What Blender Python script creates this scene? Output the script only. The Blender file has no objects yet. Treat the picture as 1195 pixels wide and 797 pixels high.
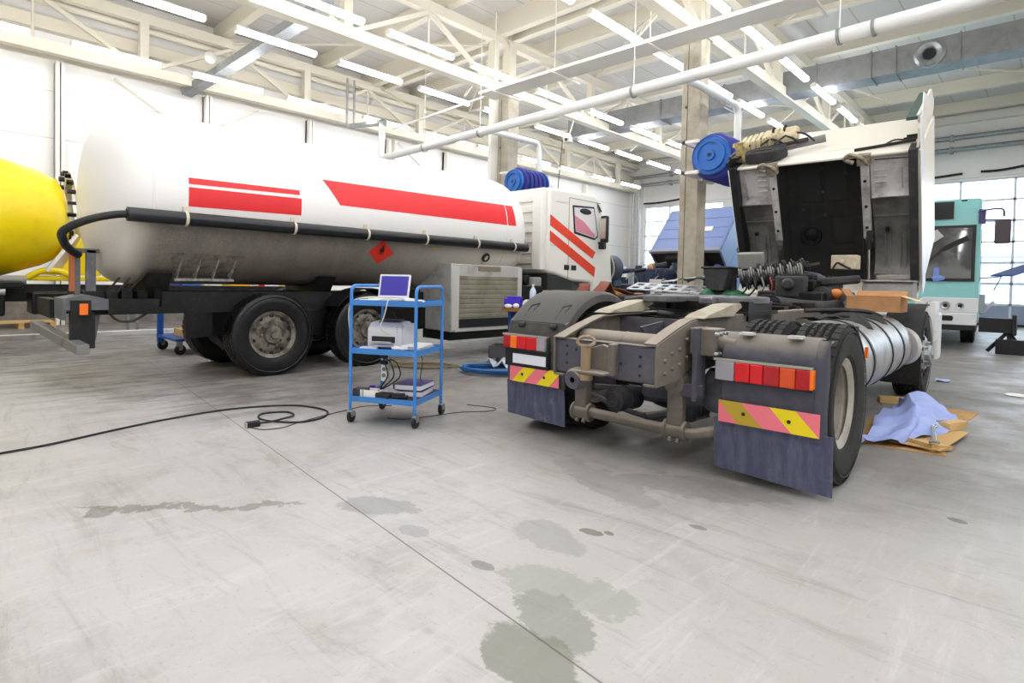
import bpy, math, random
from mathutils import Vector, Matrix, Euler
random.seed(7)
SC = bpy.context.scene
COL = SC.collection
R = math.radians
PI = math.pi

# ------------------------------------------------------------------ materials
def lin(c):
    if isinstance(c, str):
        c = c.lstrip('#'); c = [int(c[i:i+2], 16)/255 for i in (0, 2, 4)]
    return tuple(x/12.92 if x <= .04045 else ((x+.055)/1.055)**2.4 for x in c) + (1,)
MATS = {}
class NT:
    def __init__(s, m):
        s.t = m.node_tree; s.n = s.t.nodes; s.l = s.t.links
        s.b = s.n['Principled BSDF']; s.out = s.n['Material Output']
        s._c = None
    def new(s, t, **k):
        n = s.n.new(t)
        for a, v in k.items():
            if a.startswith('i_'): n.inputs[int(a[2:]) if a[2:].isdigit() else a[2:].replace('_', ' ')].default_value = v
            else: setattr(n, a, v)
        return n
    def link(s, a, b): s.l.new(a, b)
    def coord(s):
        if not s._c: s._c = s.new('ShaderNodeTexCoord').outputs['Object']
        return s._c
    def math(s, op, a, b=None, c=None):
        n = s.new('ShaderNodeMath', operation=op)
        for i, v in enumerate((a, b, c)):
            if v is None: continue
            if isinstance(v, (int, float)): n.inputs[i].default_value = v
            else: s.link(v, n.inputs[i])
        return n.outputs[0]
    def noise(s, scale=5, detail=4, rough=.6, vec=None, dist=0):
        n = s.new('ShaderNodeTexNoise'); n.inputs['Scale'].default_value = scale
        n.inputs['Detail'].default_value = detail; n.inputs['Roughness'].default_value = rough; n.inputs['Distortion'].default_value = dist
        s.link(vec or s.coord(), n.inputs['Vector']); return n.outputs['Fac']
    def scaled(s, sx, sy, sz, rot=0):
        n = s.new('ShaderNodeMapping'); n.inputs['Scale'].default_value = (sx, sy, sz); n.inputs['Rotation'].default_value = (0, 0, rot)
        s.link(s.coord(), n.inputs['Vector']); return n.outputs[0]
    def ramp(s, f, a, b):
        n = s.new('ShaderNodeMapRange', interpolation_type='SMOOTHSTEP'); n.inputs[1].default_value = a; n.inputs[2].default_value = b
        s.link(f, n.inputs[0]); return n.outputs[0]
    def mix(s, f, a, b):
        n = s.new('ShaderNodeMix', data_type='RGBA')
        for i, v in ((0, f), (6, a), (7, b)):
            if isinstance(v, (int, float)): n.inputs[i].default_value = v
            elif isinstance(v, (str, tuple)): n.inputs[i].default_value = lin(v) if isinstance(v, str) else v
            else: s.link(v, n.inputs[i])
        return n.outputs[2]
    def xyz(s):
        n = s.new('ShaderNodeSeparateXYZ'); s.link(s.coord(), n.inputs[0]); return n.outputs
    def color(s, c): s.link(c, s.b.inputs['Base Color'])
    def bump(s, h, strength=.3, dist=.01):
        n = s.new('ShaderNodeBump'); n.inputs['Strength'].default_value = strength; n.inputs['Distance'].default_value = dist
        s.link(h, n.inputs['Height']); s.link(n.outputs[0], s.b.inputs['Normal'])
def mat(name, col, rough=.5, metal=0, c2=None, scale=6, lo=.4, hi=.65, bump=0, bscale=60, emit=None, es=1, trans=0, detail=5, stretch=None):
    if name in MATS: return MATS[name]
    m = bpy.data.materials.new(name); m.use_nodes = True; t = NT(m)
    t.b.inputs['Base Color'].default_value = lin(col); t.b.inputs['Roughness'].default_value = rough; t.b.inputs['Metallic'].default_value = metal
    if c2 is not None:
        v = t.scaled(*stretch) if stretch else None
        f = t.ramp(t.noise(scale, detail, .65, v), lo, hi); t.color(t.mix(f, col, c2))
    if bump: t.bump(t.noise(bscale, 3), bump, .004)
    if emit: t.b.inputs['Emission Color'].default_value = lin(emit); t.b.inputs['Emission Strength'].default_value = es
    if trans: t.b.inputs['Transmission Weight'].default_value = trans
    MATS[name] = m; return m
def newmat(name, rough=.5, metal=0):
    m = bpy.data.materials.new(name); m.use_nodes = True; t = NT(m)
    t.b.inputs['Roughness'].default_value = rough; t.b.inputs['Metallic'].default_value = metal
    MATS[name] = m; return m, t

# ------------------------------------------------------------------ mesh builder
def V(*a): return Vector(a[0] if len(a) == 1 else a)
def frame(ax):
    ax = V(ax).normalized(); u = ax.orthogonal().normalized() if abs(ax.z) > .95 else V(0, 0, 1).cross(ax).normalized()
    return ax, u, ax.cross(u)
class MB:
    def __init__(s): s.v = []; s.f = []; s.mi = []; s.k = 0
    def add(s, vs, fs):
        o = len(s.v); s.v += [V(p) for p in vs]; s.f += [tuple(i+o for i in f) for f in fs]; s.mi += [s.k]*len(fs); return s
    def mat(s, k): s.k = k; return s
    def box(s, c, d, rot=None, tap=None):
        x, y, z = d[0]/2, d[1]/2, d[2]/2; tx, ty = tap or (1, 1)
        vs = [V(-x, -y, -z), V(x, -y, -z), V(x, y, -z), V(-x, y, -z), V(-x*tx, -y*ty, z), V(x*tx, -y*ty, z), V(x*tx, y*ty, z), V(-x*tx, y*ty, z)]
        if rot: m = Euler([R(a) for a in rot]).to_matrix(); vs = [m @ p for p in vs]
        return s.add([p+V(c) for p in vs], [(3, 2, 1, 0), (4, 5, 6, 7), (0, 1, 5, 4), (1, 2, 6, 5), (2, 3, 7, 6), (3, 0, 4, 7)])
    def bx(s, x0, x1, y0, y1, z0, z1): return s.box(((x0+x1)/2, (y0+y1)/2, (z0+z1)/2), (abs(x1-x0), abs(y1-y0), abs(z1-z0)))
    def cyl(s, p0, p1, r, r2=None, n=20, cap=True):
        p0, p1 = V(p0), V(p1); r2 = r if r2 is None else r2; ax, u, w = frame(p1-p0)
        vs = [p0+(u*math.cos(2*PI*i/n)+w*math.sin(2*PI*i/n))*r for i in range(n)]+[p1+(u*math.cos(2*PI*i/n)+w*math.sin(2*PI*i/n))*r2 for i in range(n)]
        fs = [(i, (i+1) % n, (i+1) % n+n, i+n) for i in range(n)]
        if cap: fs += [tuple(range(n-1, -1, -1)), tuple(range(n, 2*n))]
        return s.add(vs, fs)
    def bar(s, p0, p1, w, h, up=(0, 0, 1)):
        p0, p1 = V(p0), V(p1); ax = (p1-p0).normalized(); sx = ax.cross(V(up))
        if sx.length < 1e-4: sx = ax.cross(V(1, 0, 0))
        sx.normalize(); uz = sx.cross(ax); q = [(-w/2, -h/2), (w/2, -h/2), (w/2, h/2), (-w/2, h/2)]
        return s.add([p+sx*a+uz*b for p in (p0, p1) for a, b in q], [(3, 2, 1, 0), (4, 5, 6, 7), (0, 1, 5, 4), (1, 2, 6, 5), (2, 3, 7, 6), (3, 0, 4, 7)])
    def tube(s, pts, r, n=8, closed=False):
        pts = [V(p) for p in pts]; L = len(pts); rs = r if isinstance(r, (list, tuple)) else [r]*L
        tg = []
        for i in range(L):
            a = pts[(i-1) % L] if closed or i else pts[0]; b = pts[(i+1) % L] if closed or i < L-1 else pts[-1]
            tg.append((b-a).normalized() if (b-a).length > 1e-9 else V(0, 0, 1))
        u = tg[0].orthogonal().normalized(); vs = []
        for i in range(L):
            u = (u-tg[i]*u.dot(tg[i])); u = u.normalized() if u.length > 1e-6 else tg[i].orthogonal().normalized(); w = tg[i].cross(u)
            vs += [pts[i]+(u*math.cos(2*PI*j/n)+w*math.sin(2*PI*j/n))*rs[i] for j in range(n)]
        fs = [(i*n+j, i*n+(j+1) % n, (i+1) % L*n+(j+1) % n, (i+1) % L*n+j) for i in range(L if closed else L-1) for j in range(n)]
        if not closed: fs += [tuple(range(n-1, -1, -1)), tuple(range((L-1)*n, L*n))]
        return s.add(vs, fs)
    def lathe(s, prof, o, ax, n=32, a0=0, a1=2*PI):
        """profile of (radius, distance along the axis)"""
        ax, u, w = frame(ax); o = V(o); full = abs(a1-a0-2*PI) < 1e-6; m = n if full else n+1; vs = []
        for r, h in prof:
            for i in range(m):
                a = a0+(a1-a0)*i/n; vs.append(o+ax*h+(u*math.cos(a)+w*math.sin(a))*r)
        fs = []
        for k in range(len(prof)-1):
            for i in range(n):
                j = (i+1) % m; fs.append((k*m+i, k*m+j, (k+1)*m+j, (k+1)*m+i))
        return s.add(vs, fs)
    def prism(s, poly, axis, a, b):
        """polygon of two coordinates pushed along axis 'x','y','z' from a to b; the two are the other axes in order"""
        def P(q, t): return {'x': (t, q[0], q[1]), 'y': (q[0], t, q[1]), 'z': (q[0], q[1], t)}[axis]
        n = len(poly); vs = [P(q, a) for q in poly]+[P(q, b) for q in poly]
        return s.add(vs, [tuple(range(n-1, -1, -1)), tuple(range(n, 2*n))]+[(i, (i+1) % n, (i+1) % n+n, i+n) for i in range(n)])
    def ell(s, c, d, n=20, m=12, e=1.0):
        c = V(c); vs = []; pw = lambda t: math.copysign(abs(t)**e, t)
        for j in range(m+1):
            b = -PI/2+PI*j/m
            for i in range(n):
                a = 2*PI*i/n; vs.append(c+V(d[0]*pw(math.cos(b))*pw(math.cos(a)), d[1]*pw(math.cos(b))*pw(math.sin(a)), d[2]*pw(math.sin(b))))
        return s.add(vs, [(j*n+i, j*n+(i+1) % n, (j+1)*n+(i+1) % n, (j+1)*n+i) for j in range(m) for i in range(n)])
    def sheet(s, g, th=0, nrm=None):
        """grid of points g[i][j] as a surface; with th a closed solid of that thickness"""
        I, J = len(g), len(g[0]); P = [[V(p) for p in row] for row in g]
        if not th:
            return s.add([p for row in P for p in row], [(i*J+j, i*J+j+1, (i+1)*J+j+1, (i+1)*J+j) for i in range(I-1) for j in range(J-1)])
        def N(i, j):
            if nrm: return V(nrm)
            a = P[min(i+1, I-1)][j]-P[max(i-1, 0)][j]; b = P[i][min(j+1, J-1)]-P[i][max(j-1, 0)]; q = a.cross(b)
            return q.normalized() if q.length > 1e-9 else V(0, 0, 1)
        top = [p for row in P for p in row]; bot = [P[i][j]-N(i, j)*th for i in range(I) for j in range(J)]; K = I*J
        fs = [(i*J+j, i*J+j+1, (i+1)*J+j+1, (i+1)*J+j) for i in range(I-1) for j in range(J-1)]
        fs += [tuple(K+q for q in reversed(f)) for f in fs]
        ring = [(0, j) for j in range(J)]+[(i, J-1) for i in range(1, I)]+[(I-1, j) for j in range(J-2, -1, -1)]+[(i, 0) for i in range(I-2, 0, -1)]
        idx = [i*J+j for i, j in ring]
        fs += [(idx[(q+1) % len(idx)], idx[q], K+idx[q], K+idx[(q+1) % len(idx)]) for q in range(len(idx))]
        return s.add(top+bot, fs)
    def build(s, name, m, parent=None, world=False, bevel=0, seg=2, ang=35, loc=None, rot=None, recalc=True):
        me = bpy.data.meshes.new(name); vs = s.v
        if world and parent is not None: inv = wm(parent).inverted(); vs = [inv @ p for p in vs]
        if loc is not None and parent is None:
            vs = [p-V(loc) for p in vs]
        me.from_pydata([tuple(p) for p in vs], [], s.f)
        for mm in (m if isinstance(m, (list, tuple)) else [m]): me.materials.append(mm)
        if max(s.mi, default=0): me.polygons.foreach_set('material_index', s.mi)
        if recalc:
            import bmesh
            b = bmesh.new(); b.from_mesh(me); bmesh.ops.recalc_face_normals(b, faces=b.faces); b.to_mesh(me); b.free()
        me.shade_smooth(); me.set_sharp_from_angle(angle=R(ang)); me.update()
        o = bpy.data.objects.new(name, me); COL.objects.link(o)
        if parent is not None: o.parent = parent
        if loc is not None: o.location = loc
        if rot is not None: o.rotation_euler = [R(a) for a in rot]
        if bevel:
            b = o.modifiers.new('bevel', 'BEVEL'); b.width = bevel; b.segments = seg; b.limit_method = 'ANGLE'; b.angle_limit = R(40)
        return o
def wm(o):
    m = Matrix.LocRotScale(o.location, o.rotation_euler, o.scale)
    return wm(o.parent) @ m if o.parent else m
def tag(o, label, cat, group=None, kind=None):
    if label: o['label'] = label
    if cat: o['category'] = cat
    if group: o['group'] = group
    if kind: o['kind'] = kind
    return o
def thing(name, label, cat, loc=(0, 0, 0), rz=0, group=None):
    o = bpy.data.objects.new(name, None); COL.objects.link(o); o.empty_display_size = .1
    o.location = loc; o.rotation_euler = (0, 0, R(rz)); return tag(o, label, cat, group)
def struct(o, label=None):
    o['kind'] = 'structure'
    if label: o['label'] = label; o['category'] = o.name.split('.')[0].split('_')[0] if not o.get('category') else o['category']
    return o
def dup(root, loc=None, rz=None, label=None, parent=None):
    r = root.copy(); COL.objects.link(r)
    if loc is not None: r.location = loc
    if rz is not None: r.rotation_euler = (0, 0, R(rz))
    if label: r['label'] = label
    if parent: r.parent = parent
    for ch in list(root.children):
        c = ch.copy(); COL.objects.link(c); c.parent = r
        for g in list(ch.children):
            d = g.copy(); COL.objects.link(d); d.parent = c
    return r
def smooth(pts, k=6, closed=False):
    """Catmull-Rom through pts"""
    P = [V(p) for p in pts]; n = len(P); out = []
    for i in range(n if closed else n-1):
        g = (lambda q: P[q % n]) if closed else (lambda q: P[min(max(q, 0), n-1)])
        a, b, c, d = g(i-1), g(i), g(i+1), g(i+2)
        for j in range(k):
            t = j/k; out.append(.5*((2*b)+(c-a)*t+(2*a-5*b+4*c-d)*t*t+(3*b-a-3*c+d)*t**3))
    if not closed: out.append(P[-1])
    return out
def rrect(w, h, r, n=4):
    pts = []
    for cx, cy, a in ((w/2-r, h/2-r, 0), (-w/2+r, h/2-r, 90), (-w/2+r, -h/2+r, 180), (w/2-r, -h/2+r, 270)):
        pts += [(cx+r*math.cos(R(a+90*i/n)), cy+r*math.sin(R(a+90*i/n))) for i in range(n+1)]
    return pts
ORD = ['first', 'second', 'third', 'fourth', 'fifth', 'sixth', 'seventh', 'eighth', 'ninth', 'tenth', 'eleventh', 'twelfth', 'thirteenth']

# ------------------------------------------------------------------ shared materials
M_white = mat('white_painted_steel', '#eeeae0', .45)
M_cream = mat('cream_painted_steel', '#dfd8c6', .5)
M_conc = mat('cast_concrete', '#bdb6a6', .85, 0, '#a59b86', 3, .35, .7, .15, 90)
M_galv = mat('galvanised_steel', '#b4b8ba', .42, .75, '#9da1a4', 14, .4, .7)
M_duct = mat('duct_steel', '#989a9b', .5, .5, '#8a8c8e', 5, .4, .7)
M_chrome = mat('bright_steel', '#c8c8c4', .25, 1)
M_black = mat('black_plastic', '#17171a', .5)
M_blackr = mat('black_rubber', '#1b1b1c', .8, 0, '#2a2927', 25, .4, .7)
def dusty(name, col, dust, c2, rough=.75, amt=.85, streaks=None):
    """surface with dust settled on whatever faces up"""
    m, t = newmat(name, rough); g = t.new('ShaderNodeNewGeometry'); q = t.new('ShaderNodeSeparateXYZ'); t.link(g.outputs['Normal'], q.inputs[0])
    up = t.ramp(t.math('ADD', q.outputs[2], t.math('MULTIPLY', t.math('SUBTRACT', t.noise(7, 5, .7), .5), .5)), .15, .75)
    c = t.mix(t.math('MULTIPLY', t.ramp(t.noise(6, 6, .72), .42, .70), .6), col, c2)
    if streaks: c = t.mix(t.math('MULTIPLY', t.ramp(t.noise(5, 7, .75, t.scaled(6, 6, .6)), .45, .68), .5), c, streaks)
    t.color(t.mix(t.math('MULTIPLY', up, amt), c, dust)); t.bump(t.noise(60, 3), .15, .004); return m
M_tyre = mat('tyre_rubber', '#161617', .75, 0, '#2a2927', 9, .45, .75)
M_tyred = mat('dusty_tyre_rubber', '#2c2c2b', .85, 0, '#1e1e1c', 7, .4, .7)
M_tyreg = mat('glossy_tyre_rubber', '#070708', .38, 0, '#121212', 8, .45, .7)
M_dark = mat('dark_chassis_steel', '#161617', .6, .2, '#2a2926', 9, .45, .75)
M_oily = mat('oily_black_metal', '#101011', .4, .3, '#262422', 14, .45, .75)
M_blue = mat('blue_painted_steel', '#3f86d2', .4, 0, '#356fb4', 10, .55, .75)
M_paper = mat('white_paper', '#f2f1ee', .8)
M_card = mat('corrugated_cardboard', '#c39a62', .9, 0, '#b18a55', 5, .4, .7)
M_wood = mat('pine_wood', '#d9b57c', .7, 0, '#c29a5e', 3, .4, .7, stretch=(1, 8, 8))
M_amber = mat('amber_lens', '#ff7a10', .2)
M_redl = mat('red_lens', '#d8121c', .2)

# ------------------------------------------------------------------ camera (20 mm lens, a little above a metre from the floor)
cam = bpy.data.cameras.new('camera'); co = bpy.data.objects.new('camera', cam); COL.objects.link(co); SC.camera = co
cam.sensor_width = 36; cam.lens = 36*668/1195; cam.shift_y = -52/1195; cam.clip_end = 200; cam.clip_start = .05
cp, cr, cyw = R(1.5), R(1.2), R(43.5)
Fh, Rh, Uh = V(-math.sin(cyw), math.cos(cyw), 0), V(math.cos(cyw), math.sin(cyw), 0), V(0, 0, 1)
cF = Fh*math.cos(cp)-Uh*math.sin(cp); cU0 = Fh*math.sin(cp)+Uh*math.cos(cp)
cR = Rh*math.cos(cr)+cU0*math.sin(cr); cU = cU0*math.cos(cr)-Rh*math.sin(cr)
mm = Matrix((cR, cU, -cF)).transposed().to_4x4(); mm.translation = V(0, 0, 1.26); co.matrix_world = mm

# ------------------------------------------------------------------ floor
m, t = newmat('workshop_concrete_floor', .5)
X, Y, Z = t.xyz()
big = t.noise(.35, 4, .6); mid = t.noise(2.2, 6, .7); fine = t.noise(38, 4, .7); patch_n = t.noise(1.1, 8, .72, None, .5)
sc = t.noise(1.6, 8, .75, t.scaled(.55, 3.4, 1, R(18)), .8)         # scuffs drawn out by tyres
sc2 = t.noise(2.4, 8, .78, t.scaled(3.2, .45, 1, R(-20)), .6)
sc3 = t.noise(4.5, 7, .75, t.scaled(.4, 2.6, 1, R(48)), .5)
c = t.mix(t.ramp(big, .35, .65), '#b2b0ab', '#bbb9b6')
c = t.mix(t.math('MULTIPLY', t.ramp(patch_n, .50, .64), .45), c, '#9c9a96')
c = t.mix(t.math('MULTIPLY', t.ramp(sc, .50, .68), .55), c, '#8f8b83')
c = t.mix(t.math('MULTIPLY', t.ramp(sc2, .50, .68), .50), c, '#cbcac8')
c = t.mix(t.math('MULTIPLY', t.ramp(sc3, .56, .72), .45), c, '#98948b')
c = t.mix(t.math('MULTIPLY', t.ramp(mid, .57, .72), .40), c, '#ab9d86')
# grime plus painted shade where vehicles stand and drive, rear half of hall
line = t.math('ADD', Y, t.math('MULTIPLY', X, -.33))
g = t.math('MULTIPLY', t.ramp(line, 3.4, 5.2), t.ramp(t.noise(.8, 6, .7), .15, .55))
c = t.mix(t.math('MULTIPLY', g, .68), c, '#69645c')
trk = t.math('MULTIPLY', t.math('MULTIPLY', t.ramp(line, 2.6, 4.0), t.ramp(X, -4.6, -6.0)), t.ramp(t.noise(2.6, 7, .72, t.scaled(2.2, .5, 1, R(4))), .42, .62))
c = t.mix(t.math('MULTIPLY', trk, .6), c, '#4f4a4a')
c = t.mix(t.math('MULTIPLY', t.ramp(X, -13.7, -14.2), .6), c, '#6b655e')  # shade beyond the white kerb, painted into the floor colour
spk = t.noise(70, 3, .6); c = t.mix(t.math('MULTIPLY', t.ramp(spk, .66, .74), .5), c, '#67625a')
fine_m = t.math('MULTIPLY', t.ramp(fine, .58, .72), .35); c = t.mix(fine_m, c, '#7f7b73')
warp = t.new('ShaderNodeTexNoise'); warp.inputs['Scale'].default_value = 4.5; warp.inputs['Detail'].default_value = 7; warp.inputs['Roughness'].default_value = .7
t.link(t.coord(), warp.inputs['Vector'])
wx = t.math('SUBTRACT', warp.outputs['Fac'], .5)
sepw = t.new('ShaderNodeSeparateColor'); t.link(warp.outputs['Color'], sepw.inputs[0])
wy = t.math('SUBTRACT', sepw.outputs[2], .5)
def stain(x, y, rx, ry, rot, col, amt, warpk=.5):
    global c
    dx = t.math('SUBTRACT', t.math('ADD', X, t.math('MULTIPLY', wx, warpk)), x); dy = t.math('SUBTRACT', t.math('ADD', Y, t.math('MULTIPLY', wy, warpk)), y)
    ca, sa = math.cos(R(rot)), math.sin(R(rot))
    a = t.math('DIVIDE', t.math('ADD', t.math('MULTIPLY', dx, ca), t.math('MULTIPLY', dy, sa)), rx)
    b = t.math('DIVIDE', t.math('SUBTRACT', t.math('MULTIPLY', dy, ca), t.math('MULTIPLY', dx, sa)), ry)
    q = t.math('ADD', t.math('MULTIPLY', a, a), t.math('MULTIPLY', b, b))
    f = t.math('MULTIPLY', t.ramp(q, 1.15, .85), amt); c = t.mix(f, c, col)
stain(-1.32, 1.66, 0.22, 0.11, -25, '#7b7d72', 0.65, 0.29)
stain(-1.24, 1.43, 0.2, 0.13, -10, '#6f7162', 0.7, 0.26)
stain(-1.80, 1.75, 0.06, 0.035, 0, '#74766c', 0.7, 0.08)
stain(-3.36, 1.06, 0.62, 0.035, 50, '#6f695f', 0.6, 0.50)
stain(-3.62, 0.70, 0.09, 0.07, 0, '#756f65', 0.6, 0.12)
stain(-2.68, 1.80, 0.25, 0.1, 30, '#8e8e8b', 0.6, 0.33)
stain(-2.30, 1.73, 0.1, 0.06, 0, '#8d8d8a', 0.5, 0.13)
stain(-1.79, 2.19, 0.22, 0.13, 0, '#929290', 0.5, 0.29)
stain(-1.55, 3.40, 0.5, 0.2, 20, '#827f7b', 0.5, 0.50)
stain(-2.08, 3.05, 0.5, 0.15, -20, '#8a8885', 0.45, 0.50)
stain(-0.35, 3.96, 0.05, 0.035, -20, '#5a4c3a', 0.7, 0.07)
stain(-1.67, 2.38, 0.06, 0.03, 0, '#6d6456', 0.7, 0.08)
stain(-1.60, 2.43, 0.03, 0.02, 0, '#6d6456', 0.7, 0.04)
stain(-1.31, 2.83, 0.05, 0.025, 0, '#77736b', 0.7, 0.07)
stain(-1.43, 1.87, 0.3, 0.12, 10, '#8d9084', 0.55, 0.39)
# expansion joint
jl = t.math('ABSOLUTE', t.math('SUBTRACT', Y, t.math('ADD', t.math('MULTIPLY', X, -.104), 1.396)))
c = t.mix(t.math('MULTIPLY', t.ramp(jl, .006, .002), .75), c, '#4c463d')
jl2 = t.math('ABSOLUTE', t.math('ADD', Y, t.math('ADD', t.math('MULTIPLY', X, .104), 4.6)))
c = t.mix(t.math('MULTIPLY', t.ramp(jl2, .006, .002), .6), c, '#5b564d')
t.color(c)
rg = t.math('ADD', .36, t.math('MULTIPLY', t.ramp(mid, .3, .7), .25)); t.link(rg, t.b.inputs['Roughness'])
t.bump(t.math('ADD', t.math('MULTIPLY', fine, .5), mid), .12, .004)
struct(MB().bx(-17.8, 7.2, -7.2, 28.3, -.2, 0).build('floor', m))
struct(MB().bx(-14.05, -13.85, -7, 27.9, 0, .085).build('trim_1', mat('white_floor_paint', '#eeeeee', .6, 0, '#cfcfcb', 6, .5, .7)))

# ------------------------------------------------------------------ walls and ceiling
m, t = newmat('sandwich_wall_panel', .55)
X, Y, Z = t.xyz()
fz = t.math('FRACT', t.math('DIVIDE', Z, 1.12)); e = t.math('MINIMUM', fz, t.math('SUBTRACT', 1, fz))
t.color(t.mix(t.math('MULTIPLY', t.ramp(e, .016, .006), .5), t.mix(t.noise(.7), '#f4f2ee', '#efece7'), '#aba59b'))
struct(MB().bx(-17.8, -17.6, -7.2, 28.3, 0, 8.3).build('wall_left', m))
struct(MB().bx(-17.6, -17.45, -7, 28, 0, .85).build('baseboard_left', mat('plinth_concrete', '#8a8680', .85, 0, '#716c66', 3, .35, .7)))
struct(MB().bx(7.0, 7.2, -7.2, 28.3, 0, 8.3).build('wall_right', m))
struct(MB().bx(-17.6, 7, -7.2, -7, 0, 8.3).build('wall_front', m))
DOORS = [(-16.6, -12.2), (-10.4, -6.3), (-4.4, .4), (1.4, 6)]
DH = 5.5
b = MB()
xs = [-17.6]+[v for d in DOORS for v in d]+[7]
for i in range(0, len(xs), 2): b.bx(xs[i], xs[i+1], 28, 28.3, 0, DH)
b.bx(-17.6, 7, 28, 28.3, DH, 8.3); struct(b.build('wall_back', m))
m, t = newmat('roof_deck_panel', .6)
X, Y, Z = t.xyz()
fx = t.math('FRACT', t.math('DIVIDE', X, 1.0)); e = t.math('MINIMUM', fx, t.math('SUBTRACT', 1, fx))
fy = t.math('FRACT', t.math('DIVIDE', t.math('ADD', Y, .0), 3.0)); e2 = t.math('MINIMUM', fy, t.math('SUBTRACT', 1, fy))
c = t.mix(t.noise(.6), '#cfccc6', '#c7c4be'); c = t.mix(t.math('MULTIPLY', t.ramp(e, .022, .010), .5), c, '#7f7a70')
t.color(c)
struct(MB().bx(-17.8, 7.2, -7.2, 28.3, 8.3, 8.5).build('ceiling', m))
for i, y in enumerate([-3.0, .1, 3.1, 6.1, 9.1, 12.9, 15.2, 18.1, 21.0, 24.2, 27.0]):
    struct(MB().bx(-17.6, 7, y-.11, y+.11, 7.9, 8.3).build('roof_purlin', M_cream))
for x, y in ((-11, 11.1),):
    b = MB().bx(-17.6, 7, 10.75, 10.95, 7.75, 8.3).bx(-17.6, 7, 11.25, 11.45, 7.75, 8.3); struct(b.build('roof_beam', M_cream))

# roof trusses: chords, posts and diagonals, one object each
def truss(x, y0, y1, ph, name):
    b = MB().bx(x-.12, x+.12, y0, y1, 6.3, 6.55).bx(x-.1, x+.1, y0, y1, 7.6, 7.85)
    P = 4.35; k = math.floor((y0-ph)/P)-1
    while ph+k*P < y1:
        yb = ph+k*P; yt = yb+P/2
        def ok(*q): return all(y0 < v < y1 for v in q)
        if ok(yb): b.bx(x-.1, x+.1, yb-.1, yb+.1, 6.55, 7.6)
        if ok(yb, yt): b.bar((x, yb+.15, 6.5), (x, yt, 7.62), .09, .09)
        if ok(yt, yb+P): b.bar((x, yt, 7.62), (x, yb+P-.15, 6.5), .09, .09)
        if ok(yt): b.cyl((x, yt, 6.5), (x, yt, 7.7), .028, n=8)
        k += 1
    o = b.build(name, M_cream); o['kind'] = 'structure'; return o
truss(-17.0, -6.9, 27.9, 4.13, 'roof_truss'); truss(-11.0, -6.9, 27.9, 2.0, 'roof_truss'); truss(-5.45, -6.9, 27.9, 2.6, 'roof_truss'); truss(.6, -6.9, 27.9, 2.6, 'roof_truss')
# braces between the trusses
b = MB()
for y in (11.1, 20.0):
    for x in (-17, -11, -5.45):
        b.bar((x, y, 7.8), (x+1.6, y, 6.9), .05, .05); b.bar((x, y, 7.8), (x-1.6, y, 6.6), .05, .05)
for x in (-17, -11, -5.45):
    b.bar((x, 6.2, 7.75), (x+5.6, 11.1, 7.75), .05, .05); b.bar((x, 15.2, 7.85), (x+5.6, 11.1, 7.85), .05, .05); b.bar((x, 18.1, 7.85), (x+5.6, 24, 7.85), .05, .05)
struct(b.build('roof_bracing', M_cream))
# concrete columns
def column(x, y, w=.4):
    b = MB().bx(x-w/2, x+w/2, y-w/2, y+w/2, 0, 6.3); o = b.build('concrete_column', M_conc, bevel=.02); o['kind'] = 'structure'
    MB().bx(x-.075, x-.06, y-w/2-.004, y-w/2, .3, 6.2).cyl((x-.09, y-w/2-.012, 4.9), (x-.09, y-w/2, 4.9), .03, n=10).build('cast_joint', mat('dark_joint_filler', '#5d574b', .9), o)  # cast joint line and plug in dark filler
    MB().bx(x-.13, x+.13, y-.13, y+.13, 6.3, 8.3).bx(x-.25, x+.25, y-.25, y+.25, 6.27, 6.31).build('steel_head', M_cream, o)
    return o
column(-5.5, 11.15); column(-11.0, 11.3)
struct(MB().bx(-11.24, -11.2, 11.0, 11.6, 0, 6.3).bx(-11.3, -11.2, 10.85, 11.0, 2.4, 6.3).build('column_cladding', M_white))
# posts along the left wall
for y in (-3.2, -.4, 2.5, 5.8, 8.85, 11.9, 14.5, 17.6, 20.6, 23.6):
    w = .17 if y not in (11.9, 17.6) else .3
    struct(MB().bx(-17.6, -17.3, y-w/2, y-w/2+.07, 0, 6.27).bx(-17.6, -17.3, y+w/2-.07, y+w/2, 0, 6.27).bx(-17.6, -17.5, y-w/2, y+w/2, 0, 6.27).build('wall_post', M_white))
b = MB()
for y0, y1, za, zb in ((3.6, 5.7, 6.2, 4.9), (5.0, 7.2, 4.9, 6.2), (12.2, 14.4, 6.2, 4.8), (20.0, 23.5, 6.2, 4.7)): b.bar((-17.42, y0, za), (-17.42, y1, zb), .06, .05)
struct(b.build('wall_bracing', M_cream))
struct(MB().bx(-17.6, -17.35, -7, 28, 6.95, 7.25).cyl((-17.25, -7, 7.55), (-17.25, 28, 7.55), .09, n=12).build('wall_girt', M_cream))
# beams and pipes over the back doors
struct(MB().bx(-17.6, 7, 27.7, 28, 7.7, 8.0).build('wall_girt', M_white))
for z, nm in ((6.7, 'lower'), (7.15, 'upper')):
    t = thing('heating_pipe', nm+' grey pipe running across the white wall above the back doors', 'pipe', (-5, 27.75, z))
    MB().cyl((-12.2, 0, 0), (11.9, 0, 0), .09, n=12).build('pipe', M_galv, t)
    for x in (-10, -5, 1.9, 7): MB().bx(x-.05, x+.05, -.1, .24, -.12, .12).build('wall_mount', M_galv, t)

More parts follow.
